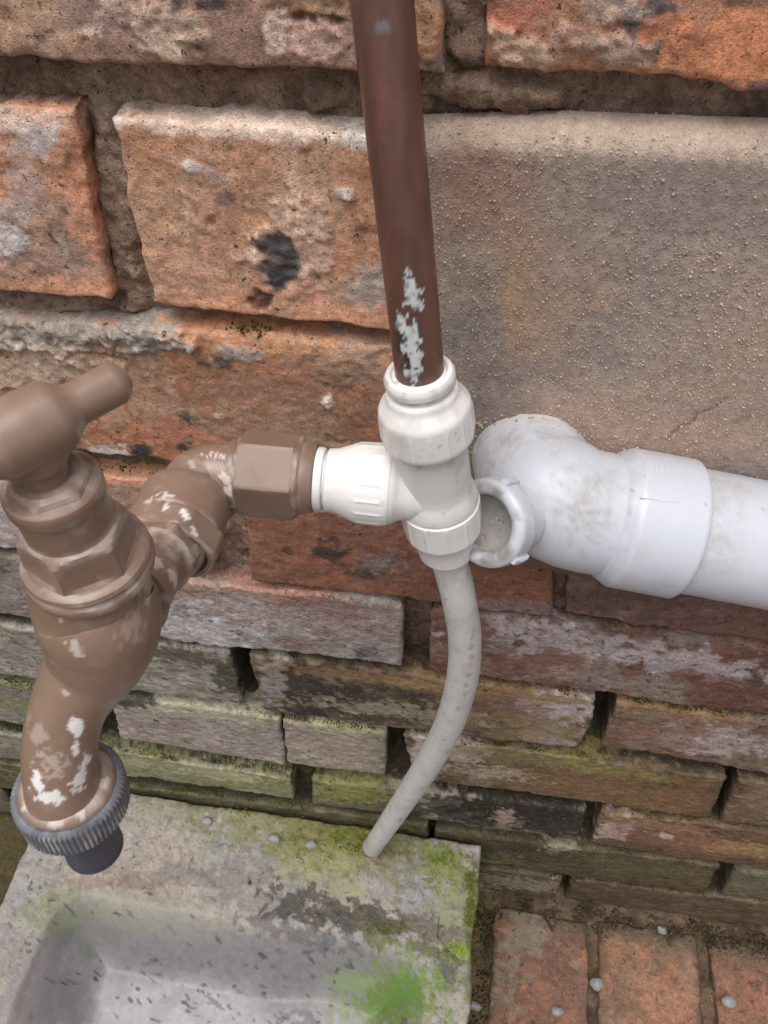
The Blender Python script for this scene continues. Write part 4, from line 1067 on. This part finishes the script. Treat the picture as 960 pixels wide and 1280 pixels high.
lathe('branch_body', B0, bd, [(0, 11.6), (bs(508), 11.5), (bs(499), 12.2), (bs(492), 13.4), (bs(484), 13.8)], M_WHITE, tee, C(216, 213, 209), 0.45, 90, None, paint_white(806, 0.4))
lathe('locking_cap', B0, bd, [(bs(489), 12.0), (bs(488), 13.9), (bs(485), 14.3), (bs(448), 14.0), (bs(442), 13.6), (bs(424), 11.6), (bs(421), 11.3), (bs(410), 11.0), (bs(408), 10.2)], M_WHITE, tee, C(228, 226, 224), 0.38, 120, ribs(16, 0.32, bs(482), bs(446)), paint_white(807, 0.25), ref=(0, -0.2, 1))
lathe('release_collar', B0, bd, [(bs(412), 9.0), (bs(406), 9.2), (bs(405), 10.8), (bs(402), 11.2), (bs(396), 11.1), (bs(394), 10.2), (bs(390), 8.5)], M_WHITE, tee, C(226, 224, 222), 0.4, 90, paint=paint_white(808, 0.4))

# ------------------------------------------------------------------ grey tail pipe bending down to the basin rim
end = onZ(466, 1058, -701)
def lerpY(px, py, Y): return onY(px, py, Y)
tp = [TB - td * 12, TB + td * 2, lerpY(573, 745, -57.5), lerpY(581, 800, -57), lerpY(577, 852, -55.5), lerpY(560, 908, -52), lerpY(533, 958, -46), lerpY(500, 1008, -36), end + (end - lerpY(500, 1008, -36)) * 0.0]
rad = [6.9, 6.9, 7.0, 7.2, 7.5, 7.8, 8.1, 8.2, 8.2]
tail = thing('tail_pipe', end, 'curved grey plastic tail pipe hanging from the tee down to the mossy basin rim', 'pipe')


def paint_tail(V, c, rg):
    c = dirt(V, c, 0.45, C(170, 165, 160), (8), 821, -0.2, 1.1)
    c = dirt(V, c, 0.6, C(112, 104, 96), 2.6, 822, 0.9, 1.3)
    c = mixc(c, C(206, 202, 198), sst(fbm(V, (3, 3, 30), 3, 823), 0.5, 1.2) * 0.5)
    for i, (x, y) in enumerate([(592, 800), (590, 812), (593, 822), (590, 834), (588, 846), (586, 858), (583, 870), (595, 790)]):
        c = mixc(c, C(96, 92, 92), spot(V, lerpY(x, y, -62), 1.0, 1.1, 0.9, 830 + i, 0.1, ((0, 0, 1), 1.8)) * 0.4)
    c = mixc(c, C(128, 124, 116), sst(-V[:, 2], 640, 700) * 0.3)
    return c, rg


sweep('pipe_length', [tuple(p) + (r_,) for p, r_ in zip(tp, rad)], M_GREYP, tail, C(204, 201, 197), 0.45, 64, 26, paint_tail)
sweep('end_lip', [tuple(end - (end - tp[-2]) * 0.02) + (8.4,), tuple(end) + (8.7,), tuple(end + (end - tp[-2]) / np.linalg.norm(end - tp[-2]) * 1.5) + (8.2,), tuple(end + (end - tp[-2]) / np.linalg.norm(end - tp[-2]) * 2.6) + (6.6,)], M_GREYP, tail, C(168, 160, 152), 0.5, 48, 6)

# ------------------------------------------------------------------ brown nut and elbow
BRN = C(137, 107, 87)
SCUFF = C(196, 180, 168)


def paint_brown(seed, scuff=0.5, spots=(), lo=0.35, hi=1.2):
    def f(V, c, rg):
        c = c * (1 + 0.05 * fbm(V, 12, 2, seed))[:, None]
        m = sst(fbm(V, 6, 4, seed + 1, 0.65), lo, hi)
        c = mixc(c, SCUFF * 0.85, m * scuff)
        rg = rg + 0.2 * m
        for i, (p, r_, cc, w, wp, sz, st_) in enumerate(spots):
            mm = spot(V, p, r_, wp, sz, seed + 30 + i, 0.16, st_); c = mixc(c, cc, mm * w); rg = rg + 0.15 * mm
        return c, rg
    return f


elbow = thing('elbow_fitting', B1 + bd * 16, 'scuffed brown plastic elbow with a hexagon nut between the white tee and the tap', 'pipe fitting')
hexref = np.cross(bd, [0, 0, 1.0]) * -1
th0 = math.radians(30)
href = np.array([0, -0.89, 0.454])
s0, s1 = bs(396), bs(300)
hb = 12.2                                      # corner radius of the nut's round chamfer
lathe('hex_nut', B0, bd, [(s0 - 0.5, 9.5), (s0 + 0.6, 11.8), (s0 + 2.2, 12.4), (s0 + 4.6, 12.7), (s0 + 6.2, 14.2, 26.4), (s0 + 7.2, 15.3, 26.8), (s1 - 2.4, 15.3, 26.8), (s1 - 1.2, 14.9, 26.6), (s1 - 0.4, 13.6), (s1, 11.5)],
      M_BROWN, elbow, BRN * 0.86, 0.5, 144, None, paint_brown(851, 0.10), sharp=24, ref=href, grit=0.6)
EL = np.array([-79.0, B1[1] - 2.0, B1[2] - 0.5])
CD = np.array([-0.02, -1.0, -0.05]); CD /= np.linalg.norm(CD)
sp_el = [(atd(277, 600, 268), 1.6, LIME, 0.6, 0.9, 1.4, ((1, 0, -1.2), 2.6)), (atd(284, 618, 268), 1.6, LIME, 0.7, 1.0, 1.4, ((1, 0, 0.2), 1.8)), (atd(272, 565, 268), 1.2, LIME, 0.6, 1.1, 0.9, ((1, 0, 0), 3)), (atd(240, 575, 268), 1.2, LIME * 0.8, 0.5, 0.9, 1.5, ((1, 0, -1.5), 2.5)), (atd(222, 592, 268), 0.9, LIME, 0.6, 1.1, 0.9, ((1, 0, 0), 3))]
e0 = B0 + bd * (s1 - 3)
bend = [tuple(e0) + (10.9,), tuple(EL + [16, 0, 0]) + (11.0,), tuple(EL + [7.5, 0, 0]) + (11.1,), tuple(EL + [3.0, -2.0, 0]) + (11.0,), tuple(EL + [0.5, -6.5, 0]) + (11.2,), tuple(EL + CD * 16) + (11.6,)]
sweep('elbow_bend', bend, M_BROWN, elbow, BRN, 0.33, 90, 16, paint_brown(861, 0.45, sp_el, 0.1, 1.3))
lathe('elbow_bead', B0, bd, [(s1 + 0.2, 9), (s1 + 0.2, 11.6), (s1 + 1.6, 11.9), (s1 + 3, 11.3), (s1 + 3.2, 9)], M_BROWN, elbow, BRN * 0.85, 0.35, 90, None, paint_brown(862, 0.5))
# socket that takes the tap's tail
def wl_pt(x, y, d): return atd(x, y, d)
spc = [(atd(234, 640, 247), 1.0, C(232, 228, 222), 0.95, 0.6, 1.2, ((1, -0.8, -1.0), 3.4)), (atd(246, 660, 247), 0.9, C(230, 226, 220), 0.95, 0.6, 1.2, ((0.2, -0.5, -1.0), 2.6)), (atd(208, 614, 247), 1.2, C(220, 212, 204), 0.8, 1.0, 1.1, ((1, 0, 0.3), 1.8)), (atd(205, 630, 247), 1.0, C(226, 220, 214), 0.8, 1.0, 1.0, ((0.6, 0, -1), 2.0)),
       (atd(165, 616, 247), 0.9, C(222, 214, 206), 0.9, 0.9, 0.9, ((1, 0, 0.4), 2.2)), (atd(182, 622, 247), 1.1, C(204, 192, 182), 0.7, 1.1, 1.0, ((0, 0, 1), 2.0)), (atd(255, 690, 248), 1.6, C(190, 178, 168), 0.6, 0.9, 1.2, None)]
SO = EL + CD * 0.0
lathe('elbow_boss', EL + np.array([5, 6, -9.0]), CD, [(-4, 3), (-3, 8.5), (-1, 9.6), (10, 9.6), (14, 8.0)], M_BROWN, elbow, BRN * 0.9, 0.36, 80, None, paint_brown(868, 0.5), sharp=50)
lathe('elbow_socket', SO, CD, [(6, 10), (8, 12.2), (10, 14.0), (12, 14.9), (15, 15.2), (23.5, 15.5), (24.3, 15.2), (25.3, 17.0, 31.4), (26.4, 17.2, 31.6), (32.4, 16.8, 30.8), (33.6, 15.6), (34.0, 14.8), (33.6, 13.7), (29, 13.4)], M_BROWN, elbow, BRN, 0.33, 110, None, paint_brown(871, 0.35, spc, 0.2, 1.3))

# ------------------------------------------------------------------ the tap
TX, TY = -75.5, -133.0
tap = thing('garden_tap', (TX, TY, -160), 'scuffed brown plastic garden tap with T handle and grey hose ring on the elbow', 'tap')
AX = np.array([TX, TY, 0.0])
DN = np.array([0, 0, -1.0])
# tail of the tap: threaded neck and hexagon running back into the elbow socket
NK = SO + CD * 28
nk_end = np.array([TX, TY + 6, -177.0])
nd = nk_end - NK; NL = np.linalg.norm(nd); nd /= NL
nsp = [(atd(200, 700, 240), 3, LIME, 0.6, 0.8, 3, None), (atd(222, 722, 240), 2.4, LIME, 0.6, 0.8, 2.5, None), (atd(182, 690, 240), 2.6, LIME, 0.55, 0.8, 2.5, None)]
lathe('tap_tail', NK, nd, [(0, 13.0), (4.5, 13.0), (5.0, 12.3), (6.0, 12.3), (6.4, 12.9), (8.4, 12.7), (9.0, 11.8), (9.6, 12.4, 21.8), (17, 12.2, 21.4), (18.5, 11.0), (20.5, 10.2), (24, 10.2), (NL - 6, 11.0), (NL, 12.0)], M_BROWN, tap, BRN, 0.34, 120, None, paint_brown(881, 0.7, nsp, -0.1, 1.1), sharp=28)

WC = C(228, 224, 220)
dnv = (0.1, -0.5, -1)
bsp = [(atd(91, 914, 214), 1.9, WC, 1, 0.35, 2.4, (dnv, 2.0)), (atd(97, 940, 214), 1.1, WC, 1, 0.45, 1.5, (dnv, 2.4)),
       (atd(112, 955, 220), 1.7, WC * 0.9, 1, 0.7, 1.4, (dnv, 1.8)), (atd(104, 978, 222), 1.9, WC * 0.85, 1, 0.8, 1.4, (dnv, 1.6)), (atd(98, 992, 222), 1.2, WC * 0.8, 1, 0.7, 1.4, None),
       (atd(44, 985, 221), 1.8, WC * 0.95, 1, 0.6, 1.6, (dnv, 1.8)), (atd(58, 1003, 221), 2.1, WC * 0.95, 1, 0.6, 1.6, ((1, 0, 0), 1.9)), (atd(70, 1006, 221), 1.2, WC * 0.9, 1, 0.6, 1.6, ((1, 0, 0), 1.4)), (atd(62, 962, 218), 3.2, C(176, 158, 146), 0.7, 1.1, 1.6, None), (atd(40, 922, 216), 2.6, C(180, 162, 150), 0.5, 1.1, 2.0, None),
       (atd(90, 815, 197), 1.4, C(200, 184, 174), 0.7, 0.9, 1.6, ((0, 0, 1), 2.2)), (atd(72, 775, 197), 0.7, C(200, 184, 174), 0.7, 0.9, 1.6, ((0, 0, 1), 1.6)),
       (atd(190, 730, 200), 3.4, C(196, 180, 170), 0.55, 1.1, 1.3, None), (atd(172, 780, 196), 3.5, C(176, 152, 138), 0.5, 1.1, 1.2, None), (atd(78, 870, 206), 0.8, C(190, 176, 166), 0.7, 0.6, 2.0, None)]
body = [(AX[0], AX[1], -147, 13.8), tuple(atd(115, 742, 206)) + (15.4,), tuple(atd(124, 768, 209)) + (15.9,), tuple(atd(126, 795, 213)) + (15.0,), tuple(atd(118, 825, 217)) + (13.2,), tuple(atd(102, 852, 219)) + (11.6,),
        tuple(atd(86, 884, 221)) + (10.4,), tuple(atd(77, 918, 224)) + (10.2,), tuple(atd(75, 950, 227)) + (10.3,), tuple(atd(79, 985, 232)) + (10.6,), tuple(atd(83, 1000, 236)) + (11.2,)]
body_top = np.array([TX, TY, -146.0])
sweep('tap_body', body, M_BROWN, tap, BRN, 0.32, 110, 14, paint_brown(891, 0.14, bsp, 0.3, 1.2))
lathe('body_rim', body_top + [0, 0, 1.2], DN, [(0, 13), (0.2, 14.2), (1.0, 15.3), (2.2, 15.6), (2.9, 15.1), (3.5, 14.8), (4.2, 15.7), (5.4, 16.0), (7.0, 15.6), (8.6, 13.5)], M_BROWN, tap, BRN, 0.36, 120, None, paint_brown(895, 0.7, (), -0.2, 1.0))
hub_z = -105.0
lathe('bonnet', np.array([TX, TY, -118.0]), DN, [(0, 4), (0, 7.4, 16.2), (0.9, 8.6, 16.4), (2.4, 9.8, 17.0), (2.5, 10.2), (3.1, 10.8), (4.0, 11.1), (7.0, 11.0), (8.0, 10.5), (8.3, 10.2), (16.4, 10.4), (17.4, 12.0, 22.2), (18.4, 13.0, 22.8), (26.0, 13.9, 24.0), (27.6, 13.8), (28.4, 12.8)],
      M_BROWN, tap, BRN, 0.33, 144, None, paint_brown(896, 0.35, (), 0.3, 1.2), sharp=26, ref=(0.07, -1, 0))
lathe('spindle', np.array([TX, TY, -108.0]), DN, [(0, 5.2), (14, 5.2)], M_BROWN, tap, BRN * 0.9, 0.4, 60, None, paint_brown(897, 0.2))
handle_tip = onZ(148, 477, hub_z)
HC = np.array([TX, TY, hub_z])
hd = handle_tip - HC; hd[2] = 0.0; HL = np.linalg.norm(hd); hd /= HL
print('handle', handle_tip, HC, HL)
lathe('handle', HC - hd * HL * 1.12, hd, [(0, 0.3), (0.5, 2.2), (1.8, 3.9), (3.4, 4.7), (HL * 1.12 - 11.5, 4.8), (HL * 1.12 - 10.5, 5.2), (HL * 1.12 - 7.2, 7.7), (HL * 1.12 - 6.0, 8.0), (HL * 1.12, 8.2), (HL * 1.12 + 6.0, 8.0), (HL * 1.12 + 7.2, 7.7), (HL * 1.12 + 10.5, 5.2), (HL * 1.12 + 11.5, 4.8), (HL * 2.24 - 3.4, 4.7), (HL * 2.24 - 1.8, 3.9), (HL * 2.24 - 0.5, 2.2), (HL * 2.24, 0.3)],
      M_BROWN, tap, BRN, 0.38, 90, None, paint_brown(898, 0.06), sharp=70)
lathe('handle_boss', HC + [0, 0, 4], DN, [(0, 2), (0.5, 6.5), (3, 7.8), (6, 7.4), (11, 6.7), (12.4, 6.3), (12.6, 4)], M_BROWN, tap, BRN, 0.38, 90, None, paint_brown(899, 0.06), sharp=60)

# hose ring on the spout
RT = atd(83, 978, 233); RB = atd(119, 1060, 262)
rd = RB - RT; RL = np.linalg.norm(rd); rd /= RL
print('ring', RT, rd, RL)


def knurl(th, s, r):
    if s < 3.0 or s > 13.6: return 0.0
    return 0.38 * (np.cos(th * 68) > 0.1) * 1.0


def paint_ring(V, c, rg):
    s = (V - RT) @ rd
    _, a, b = frame(rd)
    q = V - RT; th = np.arctan2(q @ b, q @ a)
    rad = np.hypot(q @ a, q @ b)
    hi_ = (np.cos(th * 68) > 0.1) * (s > 3) * (s < 13.5) * sst(fbm(V, 7, 3, 905), -0.5, 0.5)
    c = mixc(c, C(176, 168, 162), hi_ * 0.9)
    c = dirt(V, c, 0.55, C(146, 146, 152), 4, 906, -0.2, 1.0)
    c = dirt(V, c, 0.6, C(66, 68, 78), 5, 907, 0.3, 1.1)
    return c, rg


lathe('flange', RT, rd, [(-1.5, 9.0), (-1.0, 11.8), (0.0, 13.0), (1.2, 13.8), (2.6, 13.9), (3.4, 13.6)], M_BROWN, tap, BRN, 0.36, 110, None, paint_brown(901, 0.7, [(RT + a_, 1.3, C(206, 194, 184), 0.7, 1.0, 2, None) for a_ in (np.array([-9, -8, 2.]), np.array([9, -7, 2.]), np.array([1, -13, 0.]), np.array([11, 2, 2.]))], 0.0, 1.0), sharp=50)
ring_o = lathe('knurled_ring', RT, rd, [(4.2, 13.2), (1.6, 13.7), (1.2, 14.6), (1.8, 15.5), (3.0, 15.9), (12.6, 15.7), (13.6, 15.1), (14.4, 13.6), (14.4, 7)], M_GREYP, tap, C(108, 110, 118), 0.5, 408, knurl, paint_ring, sharp=50, caps=False, wob=0.03)
lathe('hose_nozzle', RT, rd, [(12, 10.2), (19, 9.4), (20, 9.9), (21.5, 9.9), (22.2, 9.2), (RL - 3.6, 9.0), (RL - 1, 9.2), (RL, 8.6), (RL - 0.3, 7.4), (RL - 5, 7.0)], M_GREYP, tap, C(66, 70, 86), 0.35, 90, None, lambda V, c, rg: (dirt(V, c, 0.4, C(92, 92, 104), 4, 911, 0.2, 1.1), rg), sharp=40)

# ------------------------------------------------------------------ white drain pipe with socketed bend and open access eye
A0, A1 = onY(745, 641, -28), onY(955, 681, -27)
dd_ = A1 - A0; dl_ = np.linalg.norm(dd_); dd_ /= dl_
DR = 25.0
PVC = C(194, 199, 210)
print('drain', A0, A1, dd_)
drain = thing('drain_pipe', A0 + dd_ * 60, 'thick white plastic drain pipe running off to the right along the wall', 'pipe')
bendt = thing('drain_bend', A0, 'white plastic drain bend entering the wall with an open round access eye behind the tee', 'pipe fitting')
axs = lambda px: ((onY(px, 641 + (px - 745) * 40 / 210, -27.5) - A0) @ dd_)
GRIME = C(158, 150, 140)


def paint_pvc(spots, seed, base=0.2):
    def f(V, c, rg):
        c = dirt(V, c, base, C(196, 192, 192), 14, seed, 0.0, 1.2)
        for i, (p, r_, cc, w, wp, sz, st_) in enumerate(spots):
            m = spot(V, p, r_ * 1.3, wp * 0.6, sz, seed + 10 + i, 1.0, st_) * sst(fbm(V, (3.2, 3.2, 1.4), 5, seed + 60 + i, 0.75), -0.9, 1.3)
            c = mixc(c, cc, m * w * 0.85); rg = rg + 0.2 * m
        sp = sst(fbm(V, 1.8, 2, seed + 40), 1.2, 1.45); c = mixc(c, C(110, 104, 100), sp * 0.6)
        return c, rg
    return f


def fr_(px, py): return onY(px, py, -50)


lathe('pipe_wall', A0, dd_, [(axs(800), DR), (axs(1700), DR)], M_WHITE, drain, PVC, 0.30, 120, None,
      paint_pvc([(fr_(868, 690), 9, GRIME, 0.75, 0.6, 5, None), (fr_(885, 640), 8, GRIME, 0.55, 0.6, 6, None), (onY(885, 595, -38), 9, GRIME, 0.75, 0.6, 5, None), (fr_(860, 655), 5, C(140, 130, 120), 0.7, 0.7, 3, ((0, 0, 1), 3)), (onY(920, 605, -38), 6, GRIME, 0.4, 0.8, 5, None), (fr_(905, 690), 6, GRIME, 0.5, 0.7, 4, None)], 1001), res=1.0)
sk0, sk1 = axs(770), axs(850)


def mark(th, s, r):
    return 0.0


sock_o = lathe('socket', A0, dd_, [(sk0 - 5, DR - 1.5), (sk0 - 3.5, DR + 0.3), (sk0, DR + 2.2), (sk0 + 1.2, DR + 2.7), (sk1 - 0.8, DR + 2.9), (sk1, DR + 2.4), (sk1, DR - 0.4)], M_WHITE, bendt, PVC, 0.3, 130, mark,
      paint_pvc([(fr_(770, 640), 4, GRIME, 0.3, 0.8, 4, None), (fr_(835, 735), 4, GRIME, 0.5, 0.6, 3, None), (fr_(800, 690), 3, GRIME, 0.4, 0.9, 3, None)], 1021, 0.12), res=1.0)
LX = 39.5
zc = A0[2] + (LX - A0[0]) * dd_[2] / dd_[0]
el = [tuple(A0 + dd_ * (sk0 + 6)) + (DR - 0.8,), tuple(A0 + dd_ * (sk0 - 6)) + (DR - 0.8,), (LX + 18, -28, zc + (A0[2] - zc) * 0.55, DR - 0.6), (LX + 9, -25.5, zc + 0.3, DR - 0.4), (LX + 2.5, -19, zc - 0.6, DR - 1.4), (LX, -9, zc - 1.2, DR - 2), (LX, 6, zc - 1.5, DR - 2), (LX, 20, zc - 1.5, DR - 2)]
sweep('bend_body', el, M_WHITE, bendt, PVC, 0.3, 130, 14, paint_pvc([(fr_(728, 640), 9, GRIME, 0.8, 0.9, 3.5, None), (fr_(735, 610), 7, GRIME, 0.55, 0.9, 4, None), (fr_(740, 670), 6, C(150, 142, 134), 0.6, 0.8, 3, None), (fr_(716, 625), 6, GRIME, 0.6, 1.0, 3, None), (onY(640, 545, -20), 7, GRIME, 0.8, 0.8, 4, None), (onY(608, 575, -26), 6, GRIME, 0.8, 0.8, 4, None), (onY(700, 548, -20), 6, GRIME, 0.6, 0.8, 4, None), (fr_(760, 600), 5, GRIME, 0.5, 0.8, 4, None)], 1041))
lathe('wall_flange', np.array([LX, -9, zc - 1.4]), (0, 1, 0), [(0, DR - 2.4), (0.6, DR - 1.4), (3, DR - 1.0), (8, DR - 0.8), (16, DR - 0.8)], M_WHITE, bendt, PVC * 0.95, 0.5, 120, None,
      paint_pvc([(onY(640, 540, -8), 12, C(186, 172, 156), 0.9, 0.7, 4, None), (onY(700, 538, -8), 10, C(196, 186, 172), 0.9, 0.7, 4, None), (onY(604, 570, -8), 8, C(170, 158, 144), 0.9, 0.7, 4, None)], 1061, 0.4), wob=0.5)
EC = atd(606, 655, 284)
ea = -0.68 * RGT - 0.15 * UPV - 0.72 * FWD; ea /= np.linalg.norm(ea)
ER = 16.4
eye_o = lathe('access_eye', EC, -ea, [(17, 10.6), (1.5, 10.6), (0.4, 11.0), (-0.6, 12.4), (-0.8, 14.2), (0.2, 16.0), (1.6, ER), (7.5, ER + 0.2), (8.4, ER - 0.4), (8.8, 13.2), (20, 12.8)], M_WHITE, bendt, PVC, 0.3, 110, None,
      paint_pvc([(EC + np.array([3, -2, -13.]), 6, GRIME, 0.5, 0.8, 3, None), (EC - ea * 11 + np.array([12, -4, 4.]), 6, C(160, 150, 138), 0.7, 0.7, 3, None)], 1081, 0.3), caps=False, sharp=50)
def pinside(V, c, rg):
    return dirt(V, c, 0.8, C(150, 146, 142), 4, 1090, -0.5, 0.9), rg
lathe('eye_inside', EC, -ea, [(1.5, 10.75), (5, 10.2), (7.5, 8.0), (8.6, 4), (9, 0.3)], M_CONC, eye_o, C(158, 152, 146), 0.8, 60, None, pinside, caps=False)
# the little lugs on the eye
_, la, lb = frame(ea)
for (px, py) in ((648, 613), (667, 694)):
    q = atd(px, py, 288) - EC; q = q - ea * (q @ ea); q /= np.linalg.norm(q)
    t_ = np.cross(ea, q)
    c0 = EC - ea * 5.0 + q * (ER + 0.3)
    vv = []
    for e_, sc_ in ((-0.8, 1.0), (0.9, 0.92), (1.5, 0.6)):
        for (i, j) in ((-1, -1), (1, -1), (1, 1), (-1, 1)): vv.append(c0 + q * e_ + ea * (i * 4.0 * sc_) + t_ * (j * 1.5 * sc_))
    f = [(0, 3, 2, 1), (8, 9, 10, 11)] + [(k * 4 + i, k * 4 + (i + 1) % 4, (k + 1) * 4 + (i + 1) % 4, (k + 1) * 4 + i) for k in (0, 1) for i in range(4)]
    build('lug', vv, f, M_WHITE, eye_o, col=PVC * 0.95, rgh=0.35, grit=0.3, sharp=30)
# moulded mark on the socket: worn lines
for k, (x0, y0, x1, y1) in enumerate([(806, 570, 806, 596), (820, 570, 821, 600), (828, 570, 829, 602), (836, 572, 837, 604), (851, 590, 852, 612), (800, 622, 846, 628), (846, 628, 851, 614)]):
    def onsock(px, py):
        # nearest point of the socket surface on the line of sight
        dvec = ray(px, py); o = CAM - A0
        dp, op = dvec - dd_ * (dvec @ dd_), o - dd_ * (o @ dd_)
        a_, b_, c_ = dp @ dp, 2 * dp @ op, op @ op - (DR + 2.75) ** 2
        return CAM + dvec * ((-b_ - math.sqrt(max(b_ * b_ - 4 * a_ * c_, 0))) / (2 * a_))
    q0, q1 = onsock(x0, y0), onsock(x1, y1)
    sweep('moulded_line', [tuple(q0) + (0.22,), tuple(onsock((x0 + x1) / 2, (y0 + y1) / 2)) + (0.3,), tuple(q1) + (0.22,)], M_WHITE, sock_o, C(206, 204, 206), 0.5, 8, 3, wob=0)
# seam and little triangular gate on the underside
q0, q1 = A0 + dd_ * (sk0 - 16), A0 + dd_ * (sk1 - 3)
# mortar left on the bend where it enters the wall
rngm = np.random.RandomState(21); pts = []
for k in range(90):
    a = rngm.uniform(math.radians(15), math.radians(170)); r_ = DR + 2 + rngm.normal() * 1.6
    pts.append([LX + r_ * math.cos(a), rngm.uniform(-12, 0), zc + r_ * math.sin(a)])
pts = np.array(pts)
scatter('mortar_crumbs', bendt, pts, lin((176, 164, 150)) * rngm.uniform(0.6, 1.2, (len(pts), 1)), 0.3, 0.9, M_MORTAR)

# ------------------------------------------------------------------ small clear pebbles
gl = bpy.data.materials.new('clear_pebble'); gl.use_nodes = True
pb = gl.node_tree.nodes['Principled BSDF']; pb.inputs['Base Color'].default_value = (0.5, 0.5, 0.5, 1); pb.inputs['Roughness'].default_value = 0.42
pb.inputs['Transmission Weight'].default_value = 0.6; pb.inputs['IOR'].default_value = 1.4
PEB = [(746, 1231, 'g', 6.4, 'clear rounded pebble over the joint between the first two clay pavers'), (828, 1163, 'g', 5.4, 'pale angular pebble on the clay paver, nearest the wall'), (910, 1252, 'g', 6.8, 'clear pebble on the right hand clay paver near the frame edge'),
       (697, 1265, 'g', 5.6, 'glassy pebble on the first clay paver beside the basin'), (593, 1258, 'g', 5.4, 'clear pebble in the mossy gap between the basin and the pavers'), (343, 1048, 'b', 5.2, 'clear pebble on the mossy basin rim, middle of the three there'),
       (259, 1027, 'b', 5.6, 'white flake-like pebble on the basin rim, leftmost and nearest the tap'), (389, 1056, 'b', 5.0, 'greenish clear pebble on the basin rim nearest the tail pipe')]
ico = []
for i, (x, y, w_, r_, lab) in enumerate(PEB):
    q = onZ(x, y, ZG + 7) if w_ == 'g' else near(BP[::2], onZ(x, y, BT))
    nu, nv = 18, 12
    th, ph = np.meshgrid(np.linspace(0, 2 * np.pi, nu, endpoint=False), np.linspace(0.02, np.pi - 0.02, nv))
    V = np.stack([np.sin(ph) * np.cos(th), np.sin(ph) * np.sin(th), np.cos(ph) * 0.62], -1).reshape(-1, 3)
    V = V * (1 + 0.22 * fbm(V, 0.9, 2, 40 + i))[:, None] * r_ * np.array([1, 0.8, 1])
    c = q + [0, 0, r_ * 0.35]
    o = build('pebble', V + c, grid_faces(nv, nu, closed=True, flip=True), gl, None, base=c)
    tag(o, lab, 'pebble', 'small clear pebbles scattered on the basin and pavers')
